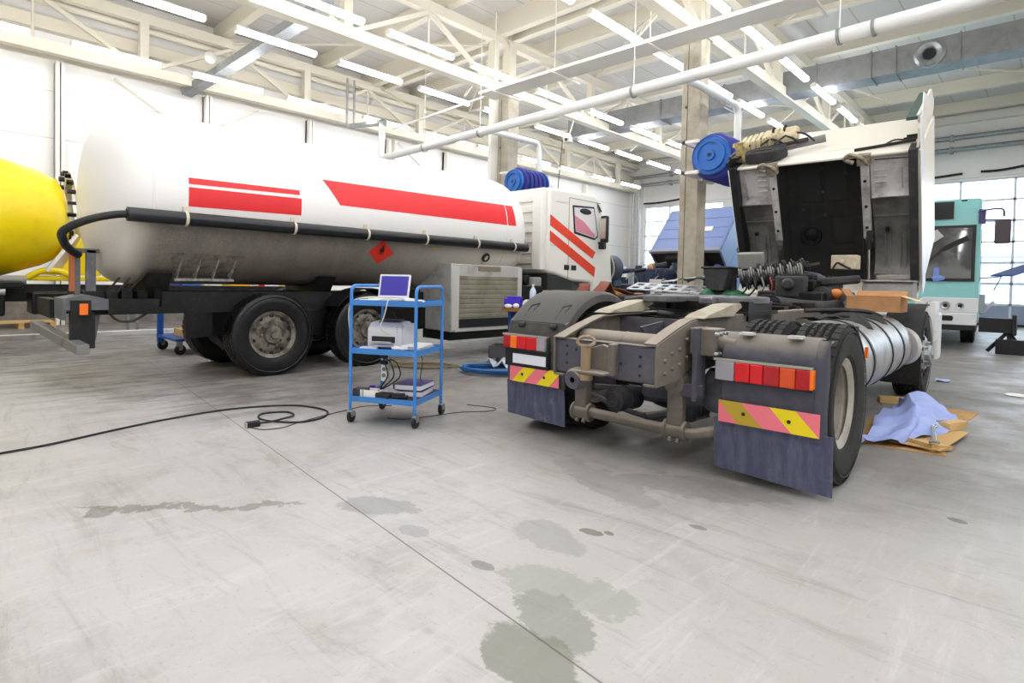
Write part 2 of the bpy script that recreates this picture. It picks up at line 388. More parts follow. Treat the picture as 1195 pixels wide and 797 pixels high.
# ------------------------------------------------------------------ glazed sectional doors
gl = bpy.data.materials.new('door_glazing'); gl.use_nodes = True; n = gl.node_tree.nodes; l = gl.node_tree.links
n.remove(n['Principled BSDF']); tr = n.new('ShaderNodeBsdfTransparent'); tr.inputs[0].default_value = (.93, .97, 1, 1); gs = n.new('ShaderNodeBsdfGlossy'); gs.inputs['Roughness'].default_value = .05
fr = n.new('ShaderNodeFresnel'); fr.inputs[0].default_value = 1.4; mx = n.new('ShaderNodeMixShader'); l.new(fr.outputs[0], mx.inputs[0]); l.new(tr.outputs[0], mx.inputs[1]); l.new(gs.outputs[0], mx.inputs[2]); l.new(mx.outputs[0], n['Material Output'].inputs[0])
M_frame = mat('door_frame_paint', '#f2f4fa', .5); M_dpan = mat('door_panel_paint', '#a9b3cc', .5)
for i, (x0, x1) in enumerate(DOORS):
    b = MB(); rows = 7; ch = DH/rows; cols = 3
    for r in range(1, rows+1): b.bx(x0, x1, 28.08, 28.14, r*ch-.04, r*ch+.04)
    for c_ in range(cols+1): xx = x0+(x1-x0)*c_/cols; b.bx(max(x0, xx-.04), min(x1, xx+.04), 28.08, 28.14, 0, DH)
    d = struct(b.build('door_%d' % (i+1), M_frame))
    MB().bx(x0, x1, 28.09, 28.13, .06, ch).build('panel', M_dpan, d)
    MB().bx(x0, x1, 28.085, 28.135, 0, .07).build('bottom_seal', M_blackr, d)
    MB().bx(x0, x1, 28.105, 28.115, ch, DH).build('pane', gl, d)
for x0, x1, y, z0, z1, lab in ((-4.6, -2.75, 27.9, 5.72, 5.78, 'short dark cable hanging above the right glazed door, left of the gap'), (-2.2, -.75, 27.9, 5.8, 5.9, 'long dark cable above the right glazed door, right of the gap'), (-16.6, -13.9, 27.9, 5.72, 5.85, 'dark cable drooping above the left glazed door behind the blue cab')):
    tag(MB().tube(smooth([(x0, y, z0), (x0*.6+x1*.4, y, z0-.01), (x1, y, z1)]), .045, 8).build('wall_cable', M_black), lab, 'cable')
for x, lab in ((-15.9, 'left of two grey vertical pipes in the far left corner by the glazed door'), (-15.55, 'right of two grey vertical pipes in the far left corner by the glazed door')):
    tag(MB().cyl((0, 0, 0), (0, 0, 6.4), .07, n=12).build('riser_pipe', M_galv), lab, 'pipe').location = (x-1.1, 27.45, 0)
tag(MB().bx(-.35, .35, -.12, .12, -1.7, .55).build('floor_cabinet', M_white, None, bevel=.02), 'slim white cabinet at the far left corner beside the glazed door', 'cabinet').location = (-17.2, 26.6, 1.7)
struct(MB().bx(-17.1, -16.7, 27.6, 28, 0, 7).build('trim_2', M_white))
# outside the doors
struct(MB().bx(-60, 60, 28.3, 140, -.3, -.05).build('outside_ground', mat('yard_asphalt', '#9a9fa8', .9)))
o = MB().bx(-8, 14, 62, 72, -.05, 4.2).bx(-8.3, 14.3, 61.8, 72.2, 4.2, 4.5).build('outside_building', mat('far_building_render', '#b8c2d6', .9)); o['kind'] = 'structure'

# ------------------------------------------------------------------ lamps
M_tube = mat('fluorescent_tube', '#ffffff', .5, emit='#f6f8ff', es=25)
def lamp0():
    t = thing('ceiling_strip_light', '', 'ceiling light', (0, 0, 50), 0, 'fluorescent strip lights')
    h = MB().prism([(-.035, .06), (.035, .06), (.03, .10), (-.03, .10)], 'y', -.86, .86)
    for y in (-.6, .6): h.cyl((0, y, .09), (0, y, .13), .012, n=6)
    h.build('housing', M_white, t)
    MB().prism([(.072*math.cos(R(a)), .025+.06*math.sin(R(a))) for a in range(130, 411, 20)], 'y', -.84, .84).build('tube_diffuser', M_tube, t)
    for y in (-.855, .855): MB().bx(-.07, .07, y-.015, y+.015, -.02, .07).build('end_cap', M_white, t)
    return t
L0 = lamp0(); first = True
ROWS = [(-15.62, 5.7, 2.4, range(-4, 9), 'along the left wall'), (-12.12, 5.4, 2.29, range(-4, 9), 'second from the left wall'),
        (-9.9, 7.5, 2.28, range(-4, 8), 'third from the left wall'), (-6.34, 9.45, 2.25, range(-5, 6), 'left of the near column'),
        (-4.47, 11.6, 2.27, range(-6, 6), 'right of the near column'), (-.8, 9.4, 2.27, range(-6, 1), 'high on the right beyond the frame'), (1.4, 9.4, 2.27, range(-6, 2), 'far right beyond the frame'), (4.8, 9.4, 2.27, range(-6, 7), 'by the right wall')]  # last three rows: unseen lamps added to light the hall evenly
FIRST = {0: -2, 1: -1, 2: -1, 3: 0, 4: 0}
for ri, (x, y0, dy, ks, desc) in enumerate(ROWS):
    for k in ks:
        y = y0+dy*k
        if not -6 < y < 26.5: continue
        q = k-FIRST[ri] if ri in FIRST else -1
        lab = 'strip light, %s from the near end of the row %s' % (ORD[q], desc) if q >= 0 else 'added strip light outside the picture, lit to even out the hall light'
        if first: L0.location = (x, y, 6.2); L0['label'] = lab; first = False
        else: dup(L0, (x, y, 6.2), None, lab)

# ------------------------------------------------------------------ pipes, ducts, tray under the roof
M_pipe = mat('white_pipe_paint', '#e4e5e2', .4); 
t = thing('exhaust_pipe', 'long pale round exhaust pipe hung across the hall in front of the columns', 'pipe', (-8, 9.9, 5))
P0, P1 = V(-15.3, 10.1, 4.98), V(3.2, 9.25, 5.0)
MB().tube(smooth([(-15.3, 10.12, 6.1), (-15.3, 10.11, 5.6), (-15.3, 10.1, 5.15), (-15.2, 10.1, 5.02), (-15.0, 10.09, 5.0)], 5)+[V(-14.5, 10.06, 5.0), P1], .105, 16).build('pipe', M_pipe, t, world=True)
for x in (-13.0, -10.6, -6.05, -2.45, -2.0, .8):
    p = P0.lerp(P1, (x+15.3)/18.5); MB().lathe([(.107, -.02), (.125, -.02), (.125, .02), (.107, .02)], p, (1, -.046, 0), 16).build('clamp', M_duct, t, world=True)
    if x in (-13.0, -10.6, -6.05, -2.45): MB().cyl(p+V(0, 0, .12), (p.x, p.y, 7.6), .008, n=6).build('hanger_rod', M_white, t, world=True)
MB().cyl((-15.3, 10.12, 6.1), (-16.4, 9.7, 6.1), .08, n=14).cyl((-15.2, 10.16, 6.1), (-15.45, 10.06, 6.1), .11, n=14).build('elbow_branch', M_galv, t, world=True)
MB().cyl((-16.5, 9.6, 6.1), (-16.5, 9.6, 7.6), .035, n=8).cyl((-16.5, 9.85, 6.1), (-16.5, 9.85, 7.6), .035, n=8).build('riser', M_galv, t, world=True)
def drop(x, y0, y1, z1, lab):
    t = thing('drop_pipe', lab, 'pipe', (x, y1, z1))
    MB().tube(smooth([(x, y0, 5.1), (x, y1-.35, 5.14), (x, y1-.12, 5.12), (x, y1-.02, 5.0), (x, y1, 4.75), (x, y1, z1)], 5), .075, 14).build('pipe', M_pipe, t, world=True)
    MB().lathe([(.076, -.02), (.09, -.02), (.09, .02), (.076, .02)], (x, y1-.7, 5.13), (0, 1, 0), 16).build('clamp', M_pipe, t, world=True)
    return t
drop(-10.6, 10.0, 12.15, 4.05, 'white bent drop pipe behind the tanker cab roof ending at the blue reel')
drop(-5.1, 9.9, 12.35, 4.0, 'white bent drop pipe right of the near concrete column')
t = thing('cable_tray', 'wide white flat tray hung across the column tops', 'cable tray', (-5, 10.2, 6.0))
MB().bx(-10.75, 6.9, 9.95, 10.5, 5.98, 6.0).bx(-10.75, 6.9, 9.93, 9.96, 5.98, 6.05).bx(-10.75, 6.9, 10.48, 10.51, 5.98, 6.05).build('tray', M_white, t, world=True)
for x in (-10.2, -8.3, -5.9, -3): MB().bx(x-.02, x+.02, 9.85, 10.9, 5.94, 5.98).cyl((x, 9.98, 5.98), (x, 9.98, 7.9), .012, n=6).build('hanger', M_white, t, world=True)
MB().bar((-10.75, 10.2, 6.0), (-15.0, 10.3, 5.9), .05, .05).build('stay', M_white, t, world=True)
t = thing('ventilation_duct', 'long grey rectangular ventilation duct crossing under the roof with a round nozzle', 'duct', (-3, 16.2, 6.4))
b = MB().bx(-12.6, 6.9, 15.95, 16.6, 6.35, 6.95)
for x in (-11, -9, -7, -4.6, -3.4, -2.9, -1.7, 0, 2, 4): b.bx(x-.015, x+.015, 15.92, 16.63, 6.32, 6.98)
b.build('duct', M_duct, t, world=True)
MB().lathe([(.0, .02), (.12, .02), (.13, -.03), (.16, -.06), (.24, -.09), (.3, -.04), (.3, .02)], (-2.25, 15.95, 6.62), (0, 1, 0), 28).build('nozzle', M_galv, t, world=True)
MB().cyl((-2.25, 15.93, 6.62), (-2.25, 15.96, 6.62), .12, n=20).build('nozzle_throat', M_black, t, world=True)
t = thing('air_duct', 'narrow pale duct ending near the left wall under the roof', 'duct', (-14, 5.7, 6.6))
MB().bx(-16.1, -10.6, 5.55, 5.85, 6.55, 6.75).build('duct', M_galv, t, world=True)
MB().bar((-16.1, 5.7, 6.65), (-17.3, 5.2, 6.2), .3, .18).build('branch', M_duct, t, world=True)
MB().ell((-16.05, 5.4, 6.9), (.16, .16, .16)).build('ball_joint', M_white, t, world=True)
t = thing('security_camera', 'small white camera on a bracket under the roof behind the far column', 'camera', (-11.2, 14.2, 5.7))
MB().bx(-11.32, -11.06, 14.1, 14.25, 5.65, 5.8).build('body', M_white, t, world=True)
MB().cyl((-11.19, 14.1, 5.72), (-11.19, 14.06, 5.72), .05, n=12).build('lens', M_black, t, world=True)
MB().bar((-11.19, 14.2, 5.8), (-11.0, 14.2, 6.3), .03, .03).build('camera_mount', M_white, t, world=True)

# world: the overcast daylight outside
w = bpy.data.worlds.new('daylight'); SC.world = w; w.use_nodes = True
w.node_tree.nodes['Background'].inputs[0].default_value = (.86, .92, 1, 1); w.node_tree.nodes['Background'].inputs[1].default_value = 5.0
SC.view_settings.view_transform = 'Standard'; SC.view_settings.look = 'None'; SC.view_settings.gamma = 1; SC.view_settings.use_curve_mapping = False
SC.view_settings.exposure = 0.14
SC.cycles.use_denoising = True; SC.cycles.max_bounces = 6; SC.cycles.diffuse_bounces = 4; SC.cycles.transparent_max_bounces = 12; SC.cycles.sample_clamp_indirect = 8

# ------------------------------------------------------------------ shared wheel shapes
def tyre_mesh(c, ax, Ro, w, rr, n=56, grooves=4):
    """tyre with shoulder, sidewall bead and grooves around the tread"""
    h = w/2; p = [(rr, -h*.72), (rr+.02, -h*.86), ((rr+Ro)/2, -h), (Ro-.045, -h*.93), (Ro-.012, -h*.82)]
    g0 = -h*.80; st = 2*h*.80/(grooves+1)
    for i in range(grooves+1):
        a = g0+i*st; p += [(Ro-.010, a+.012*(i > 0)), (Ro-.010, a+st-.008)]
        if i < grooves: p += [(Ro-.022, a+st-.006), (Ro-.022, a+st+.010)]
    p += [(Ro-.012, h*.82), (Ro-.045, h*.93), ((rr+Ro)/2, h), (rr+.02, h*.86), (rr, h*.72)]
    b = MB().lathe(p, c, ax, n)
    b.lathe([((rr+Ro)/2+.055, h*.985), ((rr+Ro)/2+.062, h*1.02), ((rr+Ro)/2+.07, h*.97)], c, ax, n)
    # tread lugs: each rib cut into blocks
    A, u, w_ = frame(ax); c = V(c); m = 44
    for k in range(grooves+1):
        a0, a1 = g0+k*st+.012*(k > 0), g0+(k+1)*st-.012*(k < grooves)
        if k == 0: a0 -= .012
        if k == grooves: a1 += .012
        for i in range(m):
            q0, q1 = 2*PI*(i+.07+.5*(k % 2))/m, 2*PI*(i+.93+.5*(k % 2))/m; vs = []
            for q in (q0, (q0+q1)/2, q1):
                d = u*math.cos(q)+w_*math.sin(q)
                for rr_ in (Ro-.012, Ro+.002): vs += [c+d*rr_+A*a0, c+d*rr_+A*a1]
            b.add(vs, [(2, 3, 7, 6), (6, 7, 11, 10), (0, 2, 6, 4), (4, 6, 10, 8), (1, 5, 7, 3), (5, 9, 11, 7), (0, 1, 3, 2), (8, 10, 11, 9)])
    return b
def rim_mesh(c, ax, rr, w, dish):
    """steel disc wheel: rim well, disc set in or out by dish, hub and nuts"""
    h = w/2; b = MB().lathe([(rr-.03, -h*.7), (rr+.012, -h*.74), (rr+.012, -h*.7), (rr-.035, -h*.3), (rr-.035, h*.3), (rr+.012, h*.7), (rr+.012, h*.76), (rr-.012, h*.74), (rr-.045, h*.55)], c, ax, 40)
    b.lathe([(rr-.04, dish*.4+h*.2), (rr-.06, dish+h*.1), (.175, dish+h*.35), (.165, dish+h*.32), (.12, dish+h*.30), (.115, dish+h*.55), (.105, dish+h*.72), (.05, dish+h*.75), (.045, dish+h*.9), (.0, dish+h*.92)], c, ax, 40)
    A, u, w_ = frame(ax); c = V(c)
    for i in range(10):
        a = 2*PI*i/10; q = c+(u*math.cos(a)+w_*math.sin(a))*.142+A*(dish+h*.30); b.cyl(q, q+A*.04, .014, n=6)
    return b
def holes_mesh(c, ax, rr, w, dish):
    h = w/2; A, u, w_ = frame(ax); c = V(c); b = MB()
    for i in range(10):
        a = 2*PI*(i+.5)/10; q = c+(u*math.cos(a)+w_*math.sin(a))*(rr*.80)+A*(dish+h*.17); b.cyl(q, q+A*.02, .024, n=10)
    return b

# ------------------------------------------------------------------ the tractor unit with its cab tilted
M_dust = dusty('dusty_frame_paint', '#6c665e', '#a2988a', '#7f786c', .85, .9)
M_dustd = dusty('dusty_grey_steel', '#50505b', '#8d8577', '#62605f', .8)
M_plast = dusty('dusty_grey_plastic', '#414140', '#77716a', '#55534c')
M_plastd = mat('dark_grey_plastic', '#2c2d30', .65, 0, '#45433f', 6, .45, .75)
M_panel = dusty('mudguard_plastic', '#434450', '#888177', '#5b5a63')
m, t = newmat('mudflap_rubber', .8)
X, Y, Z = t.xyz()
st = t.noise(6, 6, .7, t.scaled(4, 1, .7)); c = t.mix(t.ramp(st, .35, .75), '#4c5068', '#666a80'); c = t.mix(t.math('MULTIPLY', t.ramp(t.noise(9, 6, .75), .58, .72), .5), c, '#8d8f9c'); t.color(c)
M_flap = m
TR = thing('tractor_truck', 'dusty grey tractor truck seen from the rear with its cab tilted forward', 'truck', (-.94-1.25*math.cos(R(1)), 3.62-1.25*math.sin(R(1)), 0), 1.0)
def vx(v): return 1.25-v
# frame rails: C-sections, lower at the tail
for s, nm in ((1, 0), (-1, 1)):
    x = s*.40
    prof = [(-.42, .62), (-.42, .88), (-.16, .96), (.06, 1.015), (.3, 1.03), (5.9, 1.03), (5.9, .78), (.3, .78), (.05, .70), (-.15, .63)]
    b = MB().prism(prof, 'x', x-.006, x+.006)
    top = [(-.42, .88), (-.16, .96), (.06, 1.015), (.3, 1.03), (5.9, 1.03)]; bot = [(-.42, .62), (-.15, .63), (.05, .70), (.3, .78), (5.9, .78)]
    for pl, dz in ((top, -.012), (bot, .012)):
        b.sheet([[(x-s*.085*k, u, z) for u, z in pl] for k in (0, 1)], .012)
    b.build('frame_rail', M_dust, TR)
    g = MB()
    for u, z in [(-.32, .70), (-.32, .78), (-.22, .72), (-.22, .82), (-.12, .74), (-.12, .84), (-.02, .78), (-.02, .9), (.12, .82), (.12, .94), (.3, .85), (.3, .97)]: MB().cyl((x+s*.006, u, z), (x+s*.024, u, z), .014, n=6).build('bolt', M_dust, TR)
b = MB().bx(-.395, .395, -.40, -.385, .63, .87).bx(-.395, .395, -.40, -.30, .855, .87).bx(-.395, .395, -.40, -.32, .63, .645)
b.build('rear_crossmember', M_dustd, TR, bevel=.004)
b = MB()
for x, zs in ((-.30, (.70, .76, .82)), (.28, (.68, .74, .80)), (.14, (.74,)), (-.22, (.8,))):
    for z in zs: MB().cyl((x, -.402, z), (x, -.396, z), .011, n=8).build('bolt_hole', M_black, TR)
b = MB().bx(-.395, .395, .44, .46, .72, 1.0)
b.prism([(.1, .95), (.44, .98), (.44, .8), (.3, .8)], 'x', -.02, -.005); b.prism([(.1, .95), (.44, .98), (.44, .8), (.3, .8)], 'x', .2, .215)
b.build('inner_crossmember', M_dustd, TR)
MB().cyl((-.36, -.1, .84), (.33, -.1, .84), .085, n=24).lathe([(.085, -.01), (.089, 0), (.085, .01)], (0, -.1, .84), (1, 0, 0), 24).ell((-.36, -.1, .84), (.04, .085, .085)).build('air_tank', M_dust, TR)
# coupling with eye
MB().prism([(-.16, .8), (.02, .86), (.12, .83), (.12, .68), (.0, .67), (-.12, .66)], 'y', -.44, -.41).bx(-.15, .10, -.55, -.42, .665, .685).bx(.08, .12, -.47, -.4, .66, .87).build('tow_bracket', M_dust, TR, bevel=.006)
MB().tube([(-.07+.068*math.cos(R(a)), -.50+.02*math.sin(R(a)), .875+.03*math.sin(R(a))) for a in range(0, 360, 20)], .012, 8, True).build('tow_eye', mat('rusty_cast_steel', '#8a7560', .7, .3, '#b0a48c', 20, .4, .7), TR)
MB().cyl((-.07, -.50, .66), (-.07, -.50, .84), .034, n=14).cyl((-.07, -.5, .62), (-.07, -.5, .66), .05, n=14).build('tow_pin', mat('brown_worn_steel', '#9b8468', .7, .2), TR)
MB().lathe([(.02, -.05), (.06, -.055), (.075, -.02), (.075, .03), (.05, .05)], (-.14, -.5, .62), (0, 1, .1), 20).build('jaw', M_dustd, TR)
# underrun guard
MB().tube(smooth([(-.50, .02, .27), (.15, .02, .26), (.42, .02, .26), (.55, .06, .29), (.66, .2, .33)], 5), .038, 14).build('underrun_bar', M_dust, TR)
for x in (-.45, .33):
    MB().bx(x-.055, x+.055, -.02, .06, .30, .66).bx(x-.07, x+.07, -.03, .07, .55, .63).build('underrun_post', M_dust, TR, bevel=.012)
    MB().lathe([(.04, -.08), (.068, -.08), (.072, -.06), (.055, -.05), (.055, .05), (.072, .06), (.068, .08), (.04, .08)], (x, .02, .265), (1, 0, 0), 18).cyl((x-.03, -.02, .19), (x-.03, .02, .25), .016, n=8).cyl((x+.03, -.02, .19), (x+.03, .02, .25), .016, n=8).build('clamp', M_dust, TR)
    MB().cyl((x, -.04, .60), (x, .08, .60), .075, n=18).cyl((x, -.055, .60), (x, -.04, .60), .03, n=10).build('pivot', M_dust, TR)
MB().bx(.47, .50, -.06, .08, .50, .98).bx(.38, .52, -.03, .02, .52, .60).build('hanger_plate', M_dustd, TR)
# brackets and pipes outboard of the right rail end
b = MB().bx(.42, .60, .0, .16, .80, .98); b.cyl((.55, .08, .89), (.72, .08, .88), .055, n=16).cyl((.70, .08, .88), (.95, .08, .87), .03, n=12)
b.build('mudguard_bracket', M_dust, TR, bevel=.008)
MB().cyl((-.46, .1, .86), (-.62, .1, .86), .05, n=14).cyl((-.6, .1, .86), (-.95, .1, .86), .03, n=12).build('mudguard_bracket', M_dust, TR)
b = MB()
for u in (-.01, .05, .11, .17):
    for z in (.82, .95): MB().cyl((.60, u, z), (.625, u, z), .013, n=6).build('bolt', M_galv, TR)
# axle, springs, drive
MB().cyl((-.95, .57, .50), (.95, .57, .50), .075, n=18).ell((0, .55, .52), (.22, .24, .23)).cyl((0, .7, .55), (0, 2.4, .68), .06, n=14).build('rear_axle', M_dark, TR)
for x in (-.58, .05):
    MB().lathe([(.0, .0), (.15, .0), (.18, .03), (.175, .11), (.19, .17), (.17, .26), (.11, .30)], (x+(.02 if x > 0 else 0), .36, .40), (0, 0, 1), 30).build('air_spring', mat('bellows_blue_grey', '#40424f', .7, 0, '#545254', 6, .4, .7), TR)
MB().lathe([(.0, 0), (.17, 0), (.19, .04), (.18, .12), (.19, .2), (.15, .27)], (.62, .24, .42), (0, 0, 1), 26).build('air_spring', mat('bellows_blue_grey', '#4a4c5a'), TR)
for x, u, r, ln in ((-.24, .12, .095, .26), (.30, .16, .085, .24)):
    MB().lathe([(0, 0), (r*.45, 0), (r*.5, -.012), (r*.62, -.012), (r*.66, .0), (r*.95, .01), (r, .04), (r, ln*.45), (r*1.06, ln*.46), (r*1.06, ln*.54), (r, ln*.55), (r, ln), (r*.4, ln+.03), (0, ln+.03)], (x, u, .37), (.12, .98, .0), 28).build('brake_cylinder', mat('dusty_brake_paint', '#3c3d45', .6, 0, '#5c5b57', 8, .45, .7), TR)
MB().tube(smooth([(-.45, .05, .42), (-.2, .2, .30), (.05, .3, .25), (.3, .35, .28)], 5), .022, 8).tube(smooth([(.05, .1, .30), (.2, .3, .33), (.28, .5, .4)], 5), .03, 8).bar((-.4, .1, .46), (-.05, .45, .44), .04, .03).build('brake_hose', M_dustd, TR)
MB().bar((-.5, .5, .36), (.3, .55, .33), .05, .05).bar((.1, .35, .3), (.4, .3, .32), .16, .02).build('stabiliser_bar', M_dust, TR)
# rear wheels, doubled
for s in (1, -1):
    for k, xc in ((0, 1.12), (1, .78)):
        w_ = tyre_mesh((0, 0, 0), (s, 0, 0), .515, .28, .295).build('wheel', M_tyred if k == 0 or s > 0 else M_tyre, TR, loc=(s*xc, .57, .515), ang=30)
        rim_mesh((0, 0, 0), (s, 0, 0), .295, .27, -.10 if k == 0 else .06).build('rim', mat('pale_wheel_steel', '#b9b3a8', .5, .25, '#a09a8e', 6, .4, .7), w_)
        if k == 0: holes_mesh((0, 0, 0), (s, 0, 0), .295, .27, -.10).build('hand_hole', M_black, w_)
# tail panels, lamps, boards, flaps
M_lampg = mat('lamp_clear_lens', '#9a97a0', .3, 0); M_reddk = mat('red_lens_dark', '#b3101c', .25); M_pink = mat('chevron_pink', '#f57b8c', .45); M_yel = mat('chevron_yellow', '#f4dd0a', .45); M_olive = mat('chevron_worn_yellow', '#c0a22c', .5); M_orange = mat('chevron_orange_red', '#ee5a4e', .45)
def clip_stripe(x0, x1, z0, z1, a, wd, sl):
    """stripe of a chevron board: polygon between two slanted lines, clipped to the board"""
    def Xat(z, o): return o+sl*(z-z0)
    poly = [(a, z0), (a+wd, z0), (Xat(z1, a+wd), z1), (Xat(z1, a), z1)]
    for xb, sg in ((x0, 1), (x1, -1)):
        out = []
        for i in range(len(poly)):
            p, q = poly[i], poly[(i+1) % len(poly)]; ip, iq = (p[0]-xb)*sg >= 0, (q[0]-xb)*sg >= 0
            if ip: out.append(p)
            if ip != iq: tt = (xb-p[0])/(q[0]-p[0]); out.append((xb, p[1]+tt*(q[1]-p[1])))
        poly = out
        if not poly: return None
    return poly
def board(x0, x1, z0, z1, sl, cols, y):
    p = MB().bx(x0, x1, y-.006, y, z0, z1).build('chevron_board', M_pink, TR)
    n = len(cols); wd = (x1-x0)*.25
    for i, (a, m_) in enumerate(cols):
        q = clip_stripe(x0, x1, z0, z1, a, wd, sl)
        if q: MB().prism(q, 'y', y-.008, y-.0055).build('stripe', m_, p)
    for xx in (x0+(x1-x0)*.27, x0+(x1-x0)*.72): MB().cyl((xx, y-.012, (z0+z1)/2), (xx, y-.006, (z0+z1)/2), .012, n=8).build('screw', M_black, p)
    return p
# right side: panel without its hood
x0, x1 = vx(.63), vx(.05)
panelR = MB().sheet([[(x0+.02+(x1-x0-.02)*i/8, y, z) for y, z in ((.015, .40), (.005, .55), (.0, .80), (.01, .86), (.05, .93), (.12, .965), (.2, .96))] for i in range(9)], .03).build('mudguard', M_panel, TR, bevel=.01)
MB().sheet([[(x1-.005+.05*math.sin(a), y+.05*(1-math.cos(a)), z) for y, z in ((.02, .36), (.0, .55), (.0, .8), (.03, .9), (.08, .95))] for a in (0, .5, 1, 1.57)]+[[(x1+.045, y, z) for y, z in ((.12, .40), (.12, .55), (.12, .8), (.11, .9), (.12, .95))]], .02).build('corner_wrap', M_panel, panelR)
b = MB()
for xx in (x0+.16, x1-.13): MB().bx(xx-.04, xx+.04, .02, .09, .955, .972).build('hood_clip', mat('pale_clip_plastic', '#c9c6bd', .5), panelR)
def lamp(x0, x1, z0, z1, segs, y):
    p = MB().bx(x0-.01, x1+.01, y-.03, y+.01, z0-.012, z1+.018).build('tail_lamp', M_plastd, TR, bevel=.006)
    a = x0
    for wd, m_, nm in segs:
        MB().bx(a+.001, a+wd*(x1-x0)-.001, y-.055, y-.028, z0, z1).build(nm, m_, p, bevel=.008); a += wd*(x1-x0)
    MB().bx(x0-.01, x1+.01, y-.05, y-.01, z1+.002, z1+.016).build('dust_rim', mat('dusty_lamp_rim', '#a39d92', .8), p)
lamp(vx(.63), vx(.07), .665, .785, ((.22, M_lampg, 'clear_lens'), (.17, M_redl, 'red_lens'), (.14, M_redl, 'red_lens'), (.17, M_reddk, 'red_lens'), (.16, mat('orange_lens_dull', '#d94f20', .25), 'amber_lens'), (.14, M_reddk, 'red_lens')), 0)
lamp(vx(2.50), vx(2.035), .70, .805, ((.17, M_reddk, 'red_lens'), (.16, M_amber, 'amber_lens'), (.22, M_redl, 'red_lens'), (.25, M_redl, 'red_lens'), (.20, M_lampg, 'clear_lens')), 0)
MB().bx(vx(.07)-.004, vx(.07)+.016, -.05, .02, .67, .785).build('side_reflector', M_amber, TR, bevel=.006)
board(vx(.615), vx(.02), .392, .53, -.95, ((vx(.61)+.12, M_olive), (vx(.61)+.44, M_yel)), -.006)
board(vx(2.45), vx(1.92), .415, .55, .95, ((vx(2.45)+.03, M_yel), (vx(2.45)+.30, M_yel)), -.006)
def flap(x0, x1, z0, z1, nm='mud_flap', dx=0, tilt=.02):
    g = [[(x0+(x1-x0)*i/6, .03+tilt*(1-j/5)+.006*math.sin(i*1.3), z0+(z1-z0)*j/5+dx*(i/6)*(1-j/5)) for j in range(6)] for i in range(7)]
    return MB().sheet(g, .012).build(nm, M_flap, TR)
flap(vx(.66), vx(-.04), .075, .40, dx=-.03); flap(vx(2.52), vx(1.90), .115, .41, dx=-.02)
# left side: panel with hood
xa, xb = vx(2.5), vx(1.88)
panelL = MB().sheet([[(xa+(xb-xa)*i/8, y, z) for y, z in ((.015, .40), (.005, .55), (.0, .82), (.02, .88), (.03, .93), (.09, .965))] for i in range(9)], .03).build('mudguard', M_plast, TR, bevel=.01)
arc = [(.57-.69*math.cos(R(a)), .50+.69*math.sin(R(a))) for a in range(38, 150, 8)]
MB().sheet([[(xa-.01, u, z-.035) for u, z in arc]]+[[(xa+.03, u, z) for u, z in arc]]+[[(xa+.08+(xb-xa-.12)*i/4, u, z+.005) for u, z in arc] for i in range(5)]+[[(xb+.0, u, z-.02) for u, z in arc], [(xb+.02, u, z-.08) for u, z in arc]], .012).build('mudguard_hood', dusty('grey_hood_plastic', '#3f3e3c', '#5d5a55', '#4a4845', .7, .6), TR, bevel=.004)
for x in (xa+.16, xb-.12):
    b = MB().bar((x, .02, .905), (x+.02, .14, 1.03), .035, .02).ell((x, .005, .90), (.035, .03, .025)); b.tube([(x-.02, .06, .96), (x-.02, .16, 1.06), (x+.05, .18, 1.075), (x+.04, .1, 1.0)], .008, 6)
    b.build('hood_strap', M_plastd, panelL)
MB().bx(vx(1.90), vx(1.74), .05, .26, .42, .70).build('side_box', M_plastd, TR, bevel=.03)
pl = MB().bx(vx(2.41), vx(2.03), -.03, .01, .565, .665).build('plate_holder', M_black, TR, bevel=.005)
MB().bx(vx(2.40), vx(2.04), -.035, -.028, .575, .655).build('number_plate', mat('blank_plate_white', '#e9ecf4', .4), pl)
MB().bx(vx(2.50), vx(2.02), -.02, .0, .545, .70).build('lamp_carrier', M_black, TR)
# fifth wheel and ramps
g = []
poly = []
for a in range(0, 360, 12): poly.append((.46*math.cos(R(a)), 1.35+.46*math.sin(R(a))))
poly = [p for p in poly if not (abs(p[0]) < .22 and p[1] < 1.2)]
k = max(range(len(poly)), key=lambda i: poly[i][0] if poly[i][1] < 1.0 else -9)
outer = [(.46*math.cos(R(a)), 1.35+.46*math.sin(R(a))) for a in range(-62, 243, 8)]
fw = outer+[(-.30, .62), (-.12, .78), (-.055, 1.25), (0, 1.30), (.055, 1.25), (.12, .78), (.30, .62)]
FW = MB().prism(fw, 'z', 1.115, 1.175).build('fifth_wheel_plate', mat('worn_plate_steel', '#77787c', .45, .45, '#5b5a58', 7, .4, .7), TR, bevel=.012)
MB().prism([(p[0]*.86, 1.35+(p[1]-1.35)*.86) for p in outer], 'z', 1.06, 1.13).bx(-.42, -.30, 1.05, 1.6, .98, 1.14).bx(.30, .42, 1.05, 1.6, .98, 1.14).build('mount', M_oily, FW)
b = MB().bx(-.44, .44, 1.0, 1.7, 1.03, 1.055); b.build('mounting_plate', M_dark, TR)
for s in (-1, 1):
    MB().prism([(.14, 1.035), (.22, 1.06), (.62, 1.125), (.80, 1.13), (.82, 1.10), (.70, 1.06), (.66, 1.035)], 'x', s*.38-.075, s*.38+.075).build('ramp', mat('beige_ramp_paint', '#b5ad99', .75, 0, '#a09883', 6, .4, .7), TR, bevel=.005)
MB().cyl((-.32, .95, .99), (.34, .95, .99), .05, n=14).bx(-.36, .36, .7, .74, .78, 1.0).bx(-.39, .39, 2.05, 2.1, .78, 1.02).bx(-.39, .39, 3.0, 3.06, .78, 1.02).build('cross_tube', M_oily, TR)
